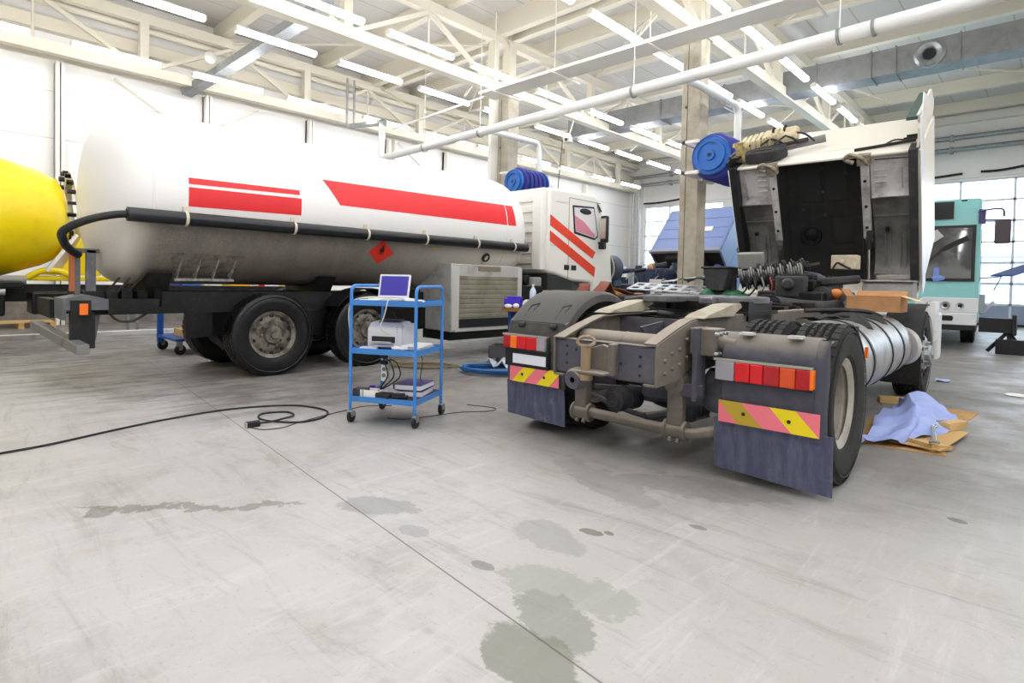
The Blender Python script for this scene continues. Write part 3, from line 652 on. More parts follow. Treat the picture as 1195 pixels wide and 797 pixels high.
# left chassis boxes behind the hood
MB().box((vx(1.95), 1.6, 1.10), (.42, .55, .12), (0, -8, 0)).box((vx(1.95), 1.6, .85), (.5, .6, .38)).build('battery_box', M_plast, TR, bevel=.02)
MB().cyl((vx(2.2), 2.2, .62), (vx(2.2), 3.7, .62), .3, n=28).build('air_tank', M_galv, TR)
# right-hand silver fuel tank with straps
m, t = newmat('tank_aluminium', .38, .75)
t.color(t.mix(t.ramp(t.noise(5, 6, .7), .4, .7), '#bdbdbb', '#9c9990')); M_alu = m
TK = MB().lathe([(0, 0), (.20, .0), (.29, .03), (.325, .08), (.33, .2), (.33, 2.3), (.325, 2.42), (.29, 2.47), (0, 2.5)], (vx(.40), 1.25, .665), (0, 1, 0), 40).build('fuel_tank', M_alu, TR)
for u in (1.75, 2.55, 3.15):
    MB().lathe([(.331, -.025), (.338, -.025), (.338, .025), (.331, .025)], (vx(.40), u, .665), (0, 1, 0), 40).build('strap', M_black, TK)
MB().cyl((vx(.40), 2.2, .96), (vx(.40), 2.2, 1.02), .05, n=18).build('filler_cap', M_black, TK)
MB().lathe([(0, 0), (.19, .0), (.205, .015), (.205, .05), (0, .05)], (vx(.20), 3.72, .66), (.35, .94, 0), 30).build('tank_end_disc', mat('pale_disc_paint', '#c9c8c5', .4, .3), TR)
MB().bx(vx(.1)-.02, vx(.1)+.0, 1.22, 1.30, .2, .98).build('tank_liner', M_blackr, TR)
MB().bx(vx(.06)-.01, vx(.06)+.01, 1.36, 1.4, .74, .82).build('side_marker', M_amber, TR)
# limp rubber sheet on the tank
g = [[(vx(.75)+.55*i/8+.03*math.sin(j*1.1), 2.0+1.3*j/10+.05*math.sin(i), 1.005+.02*math.sin(i*1.7+j*1.3)-(.10*max(0, (i-6)/2)**2)-.03*(i < 2)) for j in range(11)] for i in range(9)]
MB().sheet(g, .008).build('rubber_cover', M_blackr, TR)
MB().tube(smooth([(vx(.7), 2.1, 1.05), (vx(.5), 2.4, 1.06), (vx(.35), 2.9, 1.04), (vx(.3), 3.3, .98)], 5), .02, 8).build('hose', M_black, TR)
# middle clutter: exhaust bend, pipes, valve blocks between the rails
MB().tube(smooth([(vx(1.25), 3.0, 1.09), (vx(1.02), 3.05, 1.06), (vx(.85), 3.3, 1.05), (vx(.80), 3.7, 1.06)], 6), .075, 18).build('exhaust_bend', M_plastd, TR)
MB().lathe([(.085, 0), (.085, .02), (.07, .02), (.07, -.2)], (vx(1.30), 2.96, 1.10), (-1, -.3, .3), 20).tube([(vx(1.3)+.12*math.cos(R(a)), 2.9, 1.11+.06*math.sin(R(a))) for a in range(0, 360, 24)], .012, 6, True).build('exhaust_flange', M_dark, TR)
random.seed(3)
for i in range(16):
    x, u = random.uniform(-.35, .38), random.uniform(1.9, 3.4); MB().box((x, u, 1.02+random.uniform(0, .05)), (random.uniform(.05, .14), random.uniform(.06, .2), random.uniform(.05, .10)), (0, 0, random.uniform(-30, 30))).build('valve_block', M_oily, TR, bevel=.005)
for i in range(9):
    x, u = random.uniform(-.35, .35), random.uniform(1.9, 3.2)
    MB().tube(smooth([(x, u, 1.03), (x+random.uniform(-.2, .2), u+.2, 1.10), (x+random.uniform(-.3, .3), u+.5, 1.07), (x+random.uniform(-.3, .3), u+.8, 1.02)], 5), random.choice((.008, .012, .016)), 6).build('air_line', random.choice((M_black, M_oily, M_plastd)), TR)
# gearbox and engine in the open bay
MB().prism([(2.6, .62), (3.4, .60), (3.4, 1.05), (2.9, 1.02), (2.6, .9)], 'x', -.25, .25).build('gearbox', M_dark, TR, bevel=.03)
E = MB().bx(-.36, .36, 3.45, 5.0, .62, 1.22).bx(-.28, .24, 3.6, 4.9, 1.22, 1.36).build('engine_block', M_oily, TR, bevel=.02)
b = MB()
for i in range(6): b.bx(-.26, .2, 3.66+i*.2, 3.82+i*.2, 1.36, 1.42)
b.build('cylinder_head', M_dark, E, bevel=.01)
MB().cyl((.30, 3.6, 1.18), (.30, 4.4, 1.18), .10, n=18).build('filter', M_plastd, E)
MB().box((.0, 3.55, 1.27), (.34, .24, .26), (0, 0, 12)).cyl((.0, 3.42, 1.3), (.0, 3.36, 1.3), .07, n=16).build('fan_housing', M_plastd, TR, bevel=.04)
MB().prism([(-.20, 1.05), (.22, 1.05), (.30, 1.36), (.18, 1.44), (-.12, 1.50), (-.22, 1.46)], 'y', 3.85, 4.0).cyl((.03, 3.84, 1.33), (.03, 3.85, 1.33), .05, n=16).build('shroud', mat('blue_grey_casting', '#565b66', .6), TR, bevel=.02)
MB().box((.38, 3.9, 1.35), (.5, .1, .10), (0, -6, 10)).build('support_arm', M_plastd, TR, bevel=.03)
MB().box((vx(.84), 4.2, 1.58), (.28, .18, .17)).cyl((vx(.84)-.02, 4.1, 1.58), (vx(.84)-.02, 4.08, 1.58), .03, n=12).build('coolant_reservoir', mat('aged_tank_plastic', '#ccbfa6', .5, 0, '#b0a184', 8, .4, .7), TR, bevel=.03)
MB().tube(smooth([(vx(.95), 4.08, 1.5), (vx(.9), 4.06, 1.57), (vx(.82), 4.06, 1.53), (vx(.76), 4.08, 1.5)], 4), .012, 6).build('reservoir_hose', M_black, TR)
MB().ell((vx(.83), 3.75, 1.2), (.07, .06, .06)).build('orange_cap', mat('orange_plastic', '#d9813a', .5), TR)
# bundle of coiled air and electric lines hanging from the left beam of the bay
MB().bar((vx(1.95), 3.6, 1.38), (vx(1.05), 3.9, 1.56), .05, .03).bar((vx(1.95), 3.6, 1.38), (vx(1.95), 3.6, 1.0), .05, .05).build('line_rail', M_plastd, TR)
for k, (a, c_, m_) in enumerate((((vx(1.9), 3.62, 1.42), (vx(1.1), 3.84, 1.54), 'w'), ((vx(1.85), 3.56, 1.34), (vx(1.2), 3.78, 1.45), 'b'), ((vx(1.75), 3.7, 1.48), (vx(1.05), 3.92, 1.60), 'b'))):
    a, c_ = V(a)+V(.0, 0, -.03), V(c_)+V(-.12, 0, -.06); ax, u_, w_ = frame(c_-a); pts = []
    for i in range(26*12+1):
        q = 2*PI*i/12; pts.append(a.lerp(c_, i/312)+(u_*math.cos(q)+w_*math.sin(q))*(.068+.026*math.sin(i*.13+k*2)+.012*math.sin(i*.7)))
    MB().tube(pts, .011, 6).build('coiled_line', mat('pale_coil_plastic', '#8d8a84', .5) if m_ == 'w' else M_black, TR)
for i in range(7):
    x = vx(1.8)+.1*i; MB().tube(smooth([(x, 3.55, 1.38), (x+.05, 3.5, 1.25), (x-.04, 3.52, 1.12), (x+.1, 3.5, 1.05)], 4), .011, 6).build('dangling_line', [M_black, M_oily, mat('grey_hose', '#77746f', .5), mat('red_hose', '#8c2a22', .5)][i % 4], TR)
# boxes each side of the bay
MB().prism([(3.95, 1.15), (4.3, 1.15), (4.3, 1.36), (4.02, 1.34)], 'x', vx(.62), vx(.13)).bx(vx(.62)-.01, vx(.13)+.01, 3.99, 4.32, 1.345, 1.37).build('step_box', mat('light_grey_plastic', '#8b8a88', .55, 0, '#7a7873', 5, .4, .7), TR, bevel=.02)
MB().prism([(vx(2.28), 1.50), (vx(1.94), 1.50), (vx(2.0), 1.2), (vx(2.22), 1.2)], 'y', 3.4, 3.75).bx(vx(2.30), vx(1.92), 3.38, 3.77, 1.48, 1.51).bx(vx(2.2), vx(2.02), 3.45, 3.7, .7, 1.2).build('dark_hopper', M_plastd, TR, bevel=.015)
MB().box((vx(2.0), 4.3, 1.62), (.34, .1, .22), (15, 0, 0)).build('grey_lid', mat('grey_lid_plastic', '#8e9088', .5), TR, bevel=.02)
g = [[(vx(2.25)+.5*i/8, 3.25+.18*math.sin(j/5*PI)+.02*i, 1.12+.10*math.sin(j/5*PI)*(.7+.3*math.sin(i*2.1))+.04*math.sin(i*1.3+1)) for j in range(6)] for i in range(9)]
MB().sheet(g, .01).build('green_sheet', mat('green_tarpaulin', '#2f6b45', .6, 0, '#235336', 9, .4, .7), TR)
MB().bx(vx(2.4), vx(1.65), 2.9, 3.7, .98, 1.03).build('catwalk', M_plastd, TR)
# front wheels and their mudguards
for s in (1, -1):
    w_ = tyre_mesh((0, 0, 0), (s, 0, 0), .505, .30, .295).build('wheel', M_tyre, TR, loc=(s*1.03, 4.75, .505), ang=30)
    rim_mesh((0, 0, 0), (s, 0, 0), .295, .27, .10).build('rim', M_galv, w_); holes_mesh((0, 0, 0), (s, 0, 0), .295, .27, .10).build('hand_hole', M_black, w_)
    arc = [(4.75-.60*math.cos(R(a)), .50+.60*math.sin(R(a))) for a in range(-20, 110, 10)]
    MB().sheet([[(s*(.82+.36*i/3), u, z) for u, z in arc] for i in range(4)], .015).build('front_mudguard', M_plastd, TR)
    MB().bx(min(s*.82, s*1.2), max(s*.82, s*1.2), 4.12, 4.15, .2, .7).build('mud_flap', M_blackr, TR)
MB().cyl((-.9, 4.75, .5), (.9, 4.75, .5), .06, n=12).build('front_axle', M_dark, TR)
MB().bx(1.16, 1.18, 4.22, 4.26, .62, .70).build('side_marker', M_amber, TR)
MB().bx(-1.2, 1.2, 5.55, 5.95, .35, .98).bx(-1.2, -1.1, 5.3, 5.9, .5, 1.0).build('front_bumper', mat('white_gloss_plastic', '#e8e8e6', .35), TR, bevel=.04)
MB().bx(1.12, 1.2, 5.2, 5.6, .62, 1.12).cyl((1.21, 5.3, .95), (1.2, 5.3, .95), .03, n=10).cyl((1.21, 5.3, .75), (1.2, 5.3, .75), .03, n=10).build('bumper_corner', mat('white_gloss_plastic', '#e8e8e6', .35), TR, bevel=.02)

# ---------------- the tilted cab
CAB = bpy.data.objects.new('cab', None); COL.objects.link(CAB); CAB.parent = TR; CAB.location = (-.15, 4.93, 3.02); CAB.scale = (.945, 1, 1); CAB.rotation_euler = (R(-64), 0, R(2.2)); CAB.empty_display_size = .1
M_cabw = mat('cab_white_paint', '#efe9da', .35); M_ins = mat('black_insulation', '#161616', .8, 0, '#222120', 5, .4, .7, .2, 40); M_bare = mat('bare_floor_metal', '#cfcdca', .4, .3, '#8e8a85', 3, .42, .72)
M_liner = mat('arch_liner_plastic', '#7d7b77', .4, 0, '#4c4a47', 2.5, .35, .7); M_teal = mat('fairing_inner_green', '#3f544d', .5)
# back wall, roof, sides, front: an open-bottomed shell
b = MB().bx(-1.2, 1.2, 0, .04, -.04, 1.75).bx(-1.2, 1.2, 0, 2.0, 1.70, 1.75).bx(-1.24, -1.2, 0, 1.9, -.1, 1.72).bx(1.2, 1.24, 0, 1.9, -.1, 1.72).bx(-1.2, 1.2, 1.95, 2.0, -.2, 1.72)
b.build('cab_shell', M_cabw, CAB, bevel=.015)
b = MB()
for x in (-.6, 0, .6): b.bx(x-.3, x+.3, -.004, .0, .35, 1.45)
b.build('back_panel', M_cabw, CAB, bevel=.002)
# engine tunnel, black
T = MB().sheet([[(x, y, z) for y in (.03, .5, 1.0, 1.5, 1.9)] for x, z in ((-.56, -.03), (-.50, .22), (-.35, .28), (0, .30), (.35, .28), (.50, .22), (.56, -.03))], .02).build('engine_tunnel', M_ins, CAB)
b = MB().bx(-.42, -.02, .1, .7, .262, .275).bx(.04, .42, .1, .7, .262, .275).bx(.1, .40, .95, 1.35, .255, .27)
b.build('insulation_pad', mat('insulation_pad_black', '#1e1e1e', .75), CAB, bevel=.01)
MB().lathe([(.16, 0), (.15, -.03), (.11, -.03), (.10, 0), (.06, -.02), (0, -.02)], (-.22, 1.2, .262), (0, 0, 1), 26).build('round_grommet', M_black, CAB)
b = MB()
for x, y in ((0, .2), (0, .55), (0, .9), (.3, .3), (-.3, .8)): MB().cyl((x, y, .28), (x, y, .25), .022, n=8).build('bolt', M_plastd, CAB)
# long beams each side of the tunnel, with locking hooks at the back
for s in (-1, 1):
    B_ = MB().prism([(0, -.06), (1.15, -.05), (1.25, .03), (0, .04)], 'x', s*.60-.05, s*.60+.05).build('floor_beam', M_bare, CAB, bevel=.01)
    b = MB()
    for y in (.35, .7, 1.0): MB().cyl((s*.60, y, -.066), (s*.60, y, -.05), .02, n=10).build('beam_hole', M_black, CAB)
    MB().tube(smooth([(s*.58+.06, .12, -.08), (s*.58, .02, -.12), (s*.58-.14, -.03, -.11), (s*.58-.2, .03, -.09), (s*.58-.1, .08, -.1)], 5), .028, 10).box((s*.60, .06, -.05), (.16, .14, .10)).build('cab_lock', mat('greasy_lock_steel', '#a59a86', .5, .4, '#6d6558', 18, .4, .7), CAB)
    # bare metal floor with pressed ribs
    F_ = MB().sheet([[(s*.66+s*(.50)*i/5, y, z) for y, z in ((.02, -.01), (.06, .02), (.5, .03), (.60, -.02))] for i in range(6)], .012).build('floor_panel', M_bare, CAB)
    b = MB()
    for y in (.16, .24, .32, .40): b.bx(s*.78-.07, s*.78+.07, y-.012, y+.012, .005, .028)
    b.bx(s*1.02-.008, s*1.02+.008, .1, .5, .01, .028); b.build('pressed_rib', M_bare, F_, bevel=.006)
    # curved wheel arch liner
    prof = [(.58, -.06), (.62, -.01), (.85, .06), (1.1, .10), (1.35, .09), (1.55, .03), (1.68, -.08)]
    L_ = MB().sheet([[(s*(.67+.50*i/6), y, z+(.02 if i in (0, 6) else 0)*-1) for y, z in smooth([(0, p[0], p[1]) for p in prof], 3) and [(q.y, q.z) for q in smooth([(0, p[0], p[1]) for p in prof], 3)]] for i in range(7)], .012).build('wheel_arch_liner', M_liner, CAB)
    b = MB()
    for x in (s*.80, s*.86, s*.98, s*1.04): b.prism([(1.12, .094), (1.4, .072), (1.6, -.03), (1.6, -.04), (1.4, .05), (1.12, .08)], 'x', x-.009, x+.009)
    b.bx(s*.92-.24, s*.92+.24, .865, .88, .03, .06); b.build('liner_rib', M_liner, L_)
    MB().box((s*.9-.07, 1.08, .075), (.05, .05, .06)).build('liner_clip', M_black, L_)
    # sill under the liner
    MB().bar((s*.70, 1.72, -.11), (s*1.2, 1.70, -.09), .06, .05).build('step_edge', mat('pale_sill_paint', '#b5b2ab', .5), CAB)
    # side skin under the floor line and the fairing that carries on past the back wall
    MB().prism([(-.02, -.12), (.55, -.14), (1.75, -.14), (1.9, .02), (1.9, .3), (-.02, .2)], 'x', s*1.16-.05, s*1.16+.05).build('sill_inner', M_plastd if s > 0 else M_black, CAB)
    dp, zt = (.40, 1.7) if s > 0 else (.16, .75)
    g = [[(s*(1.215+.02*math.sin(PI*i/8)), -dp+dp*i/8, z) for z in ((-.05, .2*zt, .5*zt, .8*zt, zt) if i > 2 else (.05, .2*zt, .5*zt, .8*zt, zt-.1))] for i in range(9)]
    fr = MB().sheet(g, .03).build('side_fairing', M_cabw if s > 0 else M_black, CAB)
    MB().bx(s*1.14-.06, s*1.14+.06, -dp+.01, -dp+.05, .0, zt-.2).build('fairing_lining', M_teal if s > 0 else M_black, fr)
MB().bx(1.24, 1.252, -.40, 1.95, -.14, .22).prism([(-.42, .05), (-.62, .25), (-.58, .38), (-.42, .9)], 'x', 1.24, 1.252).build('outer_skirt', mat('white_skirt_plastic', '#eef0ee', .3), CAB, bevel=.006)
# hanging arms and rods across the back wall on the right
b = MB().bar((.45, -.02, .16), (1.15, -.03, .30), .035, .03).bar((1.0, -.03, .42), (1.18, -.03, .43), .03, .03).bar((1.02, -.03, .56), (1.18, -.03, .57), .025, .03)
b.tube(smooth([(.8, -.03, .22), (.9, -.05, .34), (1.05, -.04, .33), (1.15, -.03, .36)], 4), .012, 6); b.build('gas_strut', M_black, CAB)
MB().cyl((.72, .08, -.05), (1.16, .09, -.05), .008, n=6).build('release_rod', M_black, CAB)
# tilt ram hangs on the right beam
MB().cyl((.62, 1.05, -.03), (.62, 1.30, -.10), .035, n=14).build('ram_barrel', M_black, CAB)
MB().cyl((.62, 1.30, -.10), (.62, 1.68, -.24), .014, n=10).build('ram_rod', M_chrome, CAB)
# intake snorkel and ducts lying on the left of the back wall
M_beige = mat('aged_beige_foam', '#d3c6a4', .8, 0, '#b7a67e', 12, .4, .7, .3, 40)
b = MB()
for i in range(8): b.box((-1.12+.075*i, -.19-.006*i, .40+.035*i), (.062, .22, .5), (0, -8, 0))
for i in range(8): b.box((-1.09+.075*i, -.19-.006*i, .40+.035*i), (.03, .18, .44), (0, -8, 0))
b.build('air_intake', M_beige, CAB, bevel=.015)
MB().box((-.62, -.22, .62), (.5, .2, .5), (0, -10, 0)).build('intake_head', M_beige, CAB, bevel=.05)
g = [[(-1.16+.05*i+.02*math.sin(j*2), -.06-.28*j/6, .12+.03*math.sin(i*2+j)) for j in range(7)] for i in range(4)]
MB().sheet(g, .05).build('torn_foam', mat('torn_yellow_foam', '#cfc08e', .9, 0, '#a8935c', 16, .4, .65, .5, 30), CAB)
MB().prism([(-1.0, .02), (-.55, .04), (-.42, .22), (-.5, .34), (-.85, .3), (-1.02, .16)], 'y', -.20, -.02).build('intake_duct', M_plastd, CAB, bevel=.04)
MB().prism([(-.92, .05), (-.62, .06), (-.60, .14), (-.90, .13)], 'y', -.205, -.19).build('duct_mouth', M_black, CAB)
MB().tube([(-.72, -.1, .40), (.0, -.13, .62)], .055, 16).build('grey_pipe', mat('grey_pipe_plastic', '#7f807f', .45), CAB)
MB().tube([(-.80, -.16, .30), (-.2, -.18, .48)], .03, 12).build('grey_pipe', M_plastd, CAB)
for k in range(3):
    MB().tube(smooth([(-1.0+.2*k, -.24, .2), (-.85+.2*k, -.30, .36+.05*k), (-.65+.2*k, -.27, .34+.06*k), (-.5+.2*k, -.16, .40)], 5), .015, 6).build('cab_cable', M_black, CAB)
for x in (-.72, -.56): MB().tube(smooth([(x, -.3, .55), (x+.02, -.38, .56), (x+.05, -.40, .52)], 4), .02, 8).build('wire_stub', M_black, CAB)

# ------------------------------------------------------------------ white tank lorry
TX, TZ, TRr = -8.1, 2.18, 1.035
TK_ = thing('tanker_truck', 'white tank lorry with red stripes and a dirty grey tank underside', 'truck', (TX, 5, 0))
m, t = newmat('tank_white_paint', .4)
X, Y, Z = t.xyz()
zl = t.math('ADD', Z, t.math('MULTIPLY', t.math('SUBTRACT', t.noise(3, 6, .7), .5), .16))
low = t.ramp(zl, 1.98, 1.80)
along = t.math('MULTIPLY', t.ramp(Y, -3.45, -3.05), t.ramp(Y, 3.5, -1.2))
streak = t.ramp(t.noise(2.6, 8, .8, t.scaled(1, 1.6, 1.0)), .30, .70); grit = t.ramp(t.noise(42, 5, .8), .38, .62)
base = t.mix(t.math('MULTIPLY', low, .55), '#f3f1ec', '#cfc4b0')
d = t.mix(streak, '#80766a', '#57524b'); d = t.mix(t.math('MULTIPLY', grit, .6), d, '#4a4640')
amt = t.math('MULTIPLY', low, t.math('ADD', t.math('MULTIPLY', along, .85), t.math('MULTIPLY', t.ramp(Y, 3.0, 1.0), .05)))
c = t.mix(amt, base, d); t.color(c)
prof = []
for i in range(9): a = PI/2*i/8; prof.append((TRr*math.sin(a)**.8, -.42*math.cos(a)**.9))
prof = [(p[0], p[1]+1.78-5) for p in prof]+[(TRr, 4.6-5), (TRr, 7.6-5)]+[(TRr*math.cos(PI/2*i/8), 7.6-5+.62*math.sin(PI/2*i/8)) for i in range(1, 9)]
tank = MB().lathe(prof, (0, 0, TZ), (0, 1, 0), 72).build('tank', m, TK_, ang=60)
MB().lathe([(TRr, -.012), (TRr+.006, -.006), (TRr+.006, .006), (TRr, .012)], (0, 1.82-5, TZ), (0, 1, 0), 72).build('weld_seam', m, tank)
MB().lathe([(TRr, -.012), (TRr+.005, -.006), (TRr+.005, .006), (TRr, .012)], (0, 7.3-5, TZ), (0, 1, 0), 72).build('weld_seam', m, tank)
def on_tank(y, a, r=TRr): return V(r*math.cos(R(a)), y-5, TZ+r*math.sin(R(a)))
def patch(poly, lift, th, nu=10, nv=6):
    """four-cornered patch (y, angle) laid on the tank"""
    a, b, c_, d_ = poly; g = []
    for i in range(nu+1):
        row = []
        for j in range(nv+1):
            u, v = i/nu, j/nv; y = (a[0]*(1-u)+b[0]*u)*(1-v)+(d_[0]*(1-u)+c_[0]*u)*v; an = (a[1]*(1-u)+b[1]*u)*(1-v)+(d_[1]*(1-u)+c_[1]*u)*v
            row.append(on_tank(y, an, TRr+lift))
        g.append(row)
    return MB().sheet(g, th)
M_stripe = mat('red_stripe_film', '#e8262c', .4)
for nm, P in (('thin', [(2.16, 9.6), (3.46, 11.0), (3.46, 7.6), (2.16, 5.6)]), ('wide', [(2.16, 3.6), (3.48, 5.2), (3.48, -6.8), (2.16, -8.3)]), ('long', [(3.8, 22.3), (7.5, 25.5), (7.52, 4.6), (4.03, 3.9)])):
    patch(P, .002, -.003).build('red_stripe', M_stripe, tank)
patch([(4.565, -30.4), (4.765, -19.6), (5.0, -30.8), (4.80, -41.8)], .004, -.004, 4, 4).build('hazard_placard', mat('placard_red', '#e0301e', .45), tank)
# flame sign on the placard
def pp(u, v): return (4.78+u*.2, -30.5+v*10)
fl = [(-.10, -.1), (-.2, .1), (-.16, .32), (-.06, .22), (-.04, .5), (.06, .62), (.05, .42), (.16, .3), (.14, .12), (.2, .2), (.2, .02), (.1, -.1)]
MB().add([on_tank(*pp(a, b+.1), TRr+.009) for a, b in fl]+[on_tank(*pp(0, .2), TRr+.009)], [(i, (i+1) % len(fl), len(fl)) for i in range(len(fl))]).add([on_tank(*pp(a, b), TRr+.009) for a, b in ((-.18, -.08), (.18, -.08), (.18, -.14), (-.18, -.14))], [(0, 1, 2, 3)]).build('flame_sign', M_black, tank)
MB().add([on_tank(y, a, TRr+.005) for y, a in ((5.68, -22.6), (5.82, -22.6), (5.75, -25))], [(0, 1, 2)]).build('warning_triangle', mat('warning_yellow', '#d8b02a', .5), tank)
MB().lathe([(.07, 0), (.085, .02), (.07, .05), (.05, .05), (.05, 0)], on_tank(6.88, -28.8, TRr), (.87, 0, -.48), 20).build('valve_ring', M_black, tank)
MB().cyl(on_tank(6.88, -28.8, TRr), on_tank(6.88, -28.8, TRr+.03), .05, n=16).build('gauge_face', mat('gauge_face', '#b8b49a', .4), tank)
# ribbed bracket plate low on the flank
pt = patch([(2.05, -40), (2.88, -40), (2.82, -60), (2.14, -60)], .006, -.006).build('bracket_plate', mat('dirty_bracket', '#7d766b', .8, 0, '#5a554e', 12, .4, .65), tank)
b = MB()
for y in (2.18, 2.38, 2.58, 2.78): b.add([on_tank(y+e, a, r) for a, r in ((-44, TRr), (-44, TRr+.02), (-60, TRr+.09), (-62, TRr)) for e in (-.006, .006)], [(0, 1, 3, 2), (2, 3, 5, 4), (4, 5, 7, 6), (0, 2, 4, 6), (1, 3, 5, 7)])
b.bar(on_tank(2.15, -60, TRr+.09), on_tank(2.82, -60, TRr+.09), .03, .03)
b.build('bracket_rib', mat('grey_rib_paint', '#a3a19d', .7, 0, '#75716b', 14, .4, .65), tank)
# black hose tube along the flank, with hose coming out at the back
hz = 1.885-TZ; ha = math.degrees(math.asin(hz/(TRr+.07))); hx = (TRr+.075)*math.cos(R(ha))
TB = MB().lathe([(.05, 0), (.062, 0), (.075, .005), (.075, 6.2), (.0, 6.21)], (hx, 1.56-5, 1.885), (0, 1, 0), 24).build('hose_tube', mat('hose_tube_black', '#1a1c1f', .3), TK_)
for y in (2.12, 3.36, 4.42, 5.45, 6.52, 7.4):
    MB().lathe([(.077, -.015), (.084, -.015), (.084, .015), (.077, .015)], (hx, y-5, 1.885), (0, 1, 0), 20).bx(hx-.06, hx-.02, y-.02-5, y+.02-5, 1.94, 2.02).build('tube_bracket', mat('pale_bracket', '#d8cfb8', .5), TB)
MB().tube(smooth([(hx, 1.7-5, 1.885), (hx, 1.5-5, 1.875), (hx-.02, 1.25-5, 1.80), (hx-.12, 1.06-5, 1.68), (hx-.28, 1.08-5, 1.58), (hx-.50, 1.17-5, 1.50), (hx-.68, 1.265-5, 1.46)], 7), .04, 12).build('hose', M_black, TK_)
# chassis
for s in (-1, 1):
    MB().bx(s*.40-.04, s*.40+.04, 1.35-5, 10.8-5, .80, 1.06).build('frame_rail', M_dark, TK_)
MB().bx(-.45, .45, 1.3-5, 1.36-5, .78, 1.06).build('rear_crossmember', M_dark, TK_)
for y in (2.0, 4.1, 6.4): MB().prism([(-.62, 1.28), (.62, 1.28), (.44, 1.06), (-.44, 1.06)], 'y', y-.12-5, y+.12-5).build('tank_saddle', M_dark, TK_)
b = MB()
for i, y in enumerate((1.55, 1.68, 1.82, 1.98)): b.box((.46, y-5, .96+.03*(i % 2)), (.1, .10, .22), (0, 0, 10*i)); 
b.box((.5, 1.75-5, .9), (.12, .5, .16)); b.prism([(1.9-5, .80), (2.35-5, .80), (2.2-5, 1.06), (2.05-5, 1.06)], 'x', .44, .47)
for i in range(3): b.bar((.5, 1.5+.1*i-5, 1.05), (.52, 1.62+.1*i-5, 1.22), .03, .02)
b.build('rear_fittings', M_oily, TK_)
MB().tube(smooth([(.5, 1.5-5, .86), (.52, 1.6-5, .74), (.52, 1.75-5, .73), (.5, 1.9-5, .82)], 5), .015, 6).build('cable', M_black, TK_)
# rear light carrier and guard
M_gp = mat('grey_bracket_paint', '#63656b', .5, .2, '#7a7872', 8, .45, .7)
b = MB()
PX = .34
b.bx(PX-.03, PX+.03, 1.24-5, 1.29-5, .86, 1.50).bx(PX-.03, PX+.03, 1.34-5, 1.43-5, .86, 1.52).bx(PX-.03, PX+.03, 1.20-5, 1.46-5, 1.48, 1.53)
b.build('light_post', M_gp, TK_, bevel=.004)
MB().bx(PX+.031, PX+.04, 1.20-5, 1.24-5, 1.06, 1.5).bx(PX-.03, PX+.035, 1.195-5, 1.2-5, 1.06, 1.5).build('reflex_strip', mat('rusty_orange_strip', '#b3683f', .5), TK_)
LB = MB().prism([(1.12-5, .86), (1.5-5, .86), (1.5-5, .98), (1.3-5, 1.03), (1.12-5, .99)], 'x', .1, .62).bx(.1, .62, 1.1-5, 1.13-5, .76, .99).build('light_box', M_gp, TK_, bevel=.008)
MB().bx(.621, .635, 1.16-5, 1.34-5, .80, .97).build('side_plate', M_dark, LB)
MB().bx(.635, .655, 1.235-5, 1.31-5, .815, .935).build('side_lamp', M_amber, LB, bevel=.006)
MB().bx(-1.1, -.2, 1.1-5, 1.2-5, .74, .95).build('rear_light_bar', M_dark, TK_)
MB().prism([(1.2-5, .80), (1.46-5, .80), (1.42-5, .52), (1.36-5, .42), (1.2-5, .60)], 'x', .36, .42).build('guard_arm', M_gp, TK_, bevel=.004)
MB().bx(.55, .6, 1.16-5, 1.38-5, .45, .84).build('guard_gusset', M_dark, TK_)
MB().bar((-.9, 1.06-5, .62), (.92, 1.22-5, .475), .11, .10).build('guard_bar', mat('guard_bar_steel', '#8b8c8c', .5, .4, '#7a6d45', 5, .55, .75), TK_, bevel=.006)
# wheels: two rear axles and the front one
for y in (3.2, 4.58, 9.9):
    for s in (1, -1):
        w_ = tyre_mesh((0, 0, 0), (s, 0, 0), .525, .32, .30, 56, 3).build('wheel', M_tyreg, TK_, loc=(s*.76, y-5, .525), ang=30)
        rim_mesh((0, 0, 0), (s, 0, 0), .30, .30, .03).build('rim', mat('dirty_wheel_steel', '#8a8478', .6, .3, '#4a463e', 7, .4, .65), w_); holes_mesh((0, 0, 0), (s, 0, 0), .30, .30, .03).build('hand_hole', M_black, w_)
    MB().cyl((-.7, y-5, .52), (.7, y-5, .52), .08, n=14).build('axle', M_dark, TK_)
for y in (4.58,):
    arc = [(y-5-.62*math.cos(R(a)), .53+.60*math.sin(R(a))) for a in range(35, 146, 10)]
    MB().sheet([[(x, u, z) for u, z in arc] for x in (.52, .75, .93)], .012).build('mudguard', M_black, TK_)
MB().bar((.2, 2.5-5, .8), (.55, 2.75-5, .35), .10, .06).bx(.42, .5, 2.3-5, 2.6-5, .5, .8).cyl((.1, 2.9-5, .42), (.6, 2.9-5, .42), .08, n=12).bx(-.6, .5, 2.95-5, 6.2-5, .45, .8).build('suspension', M_oily, TK_)
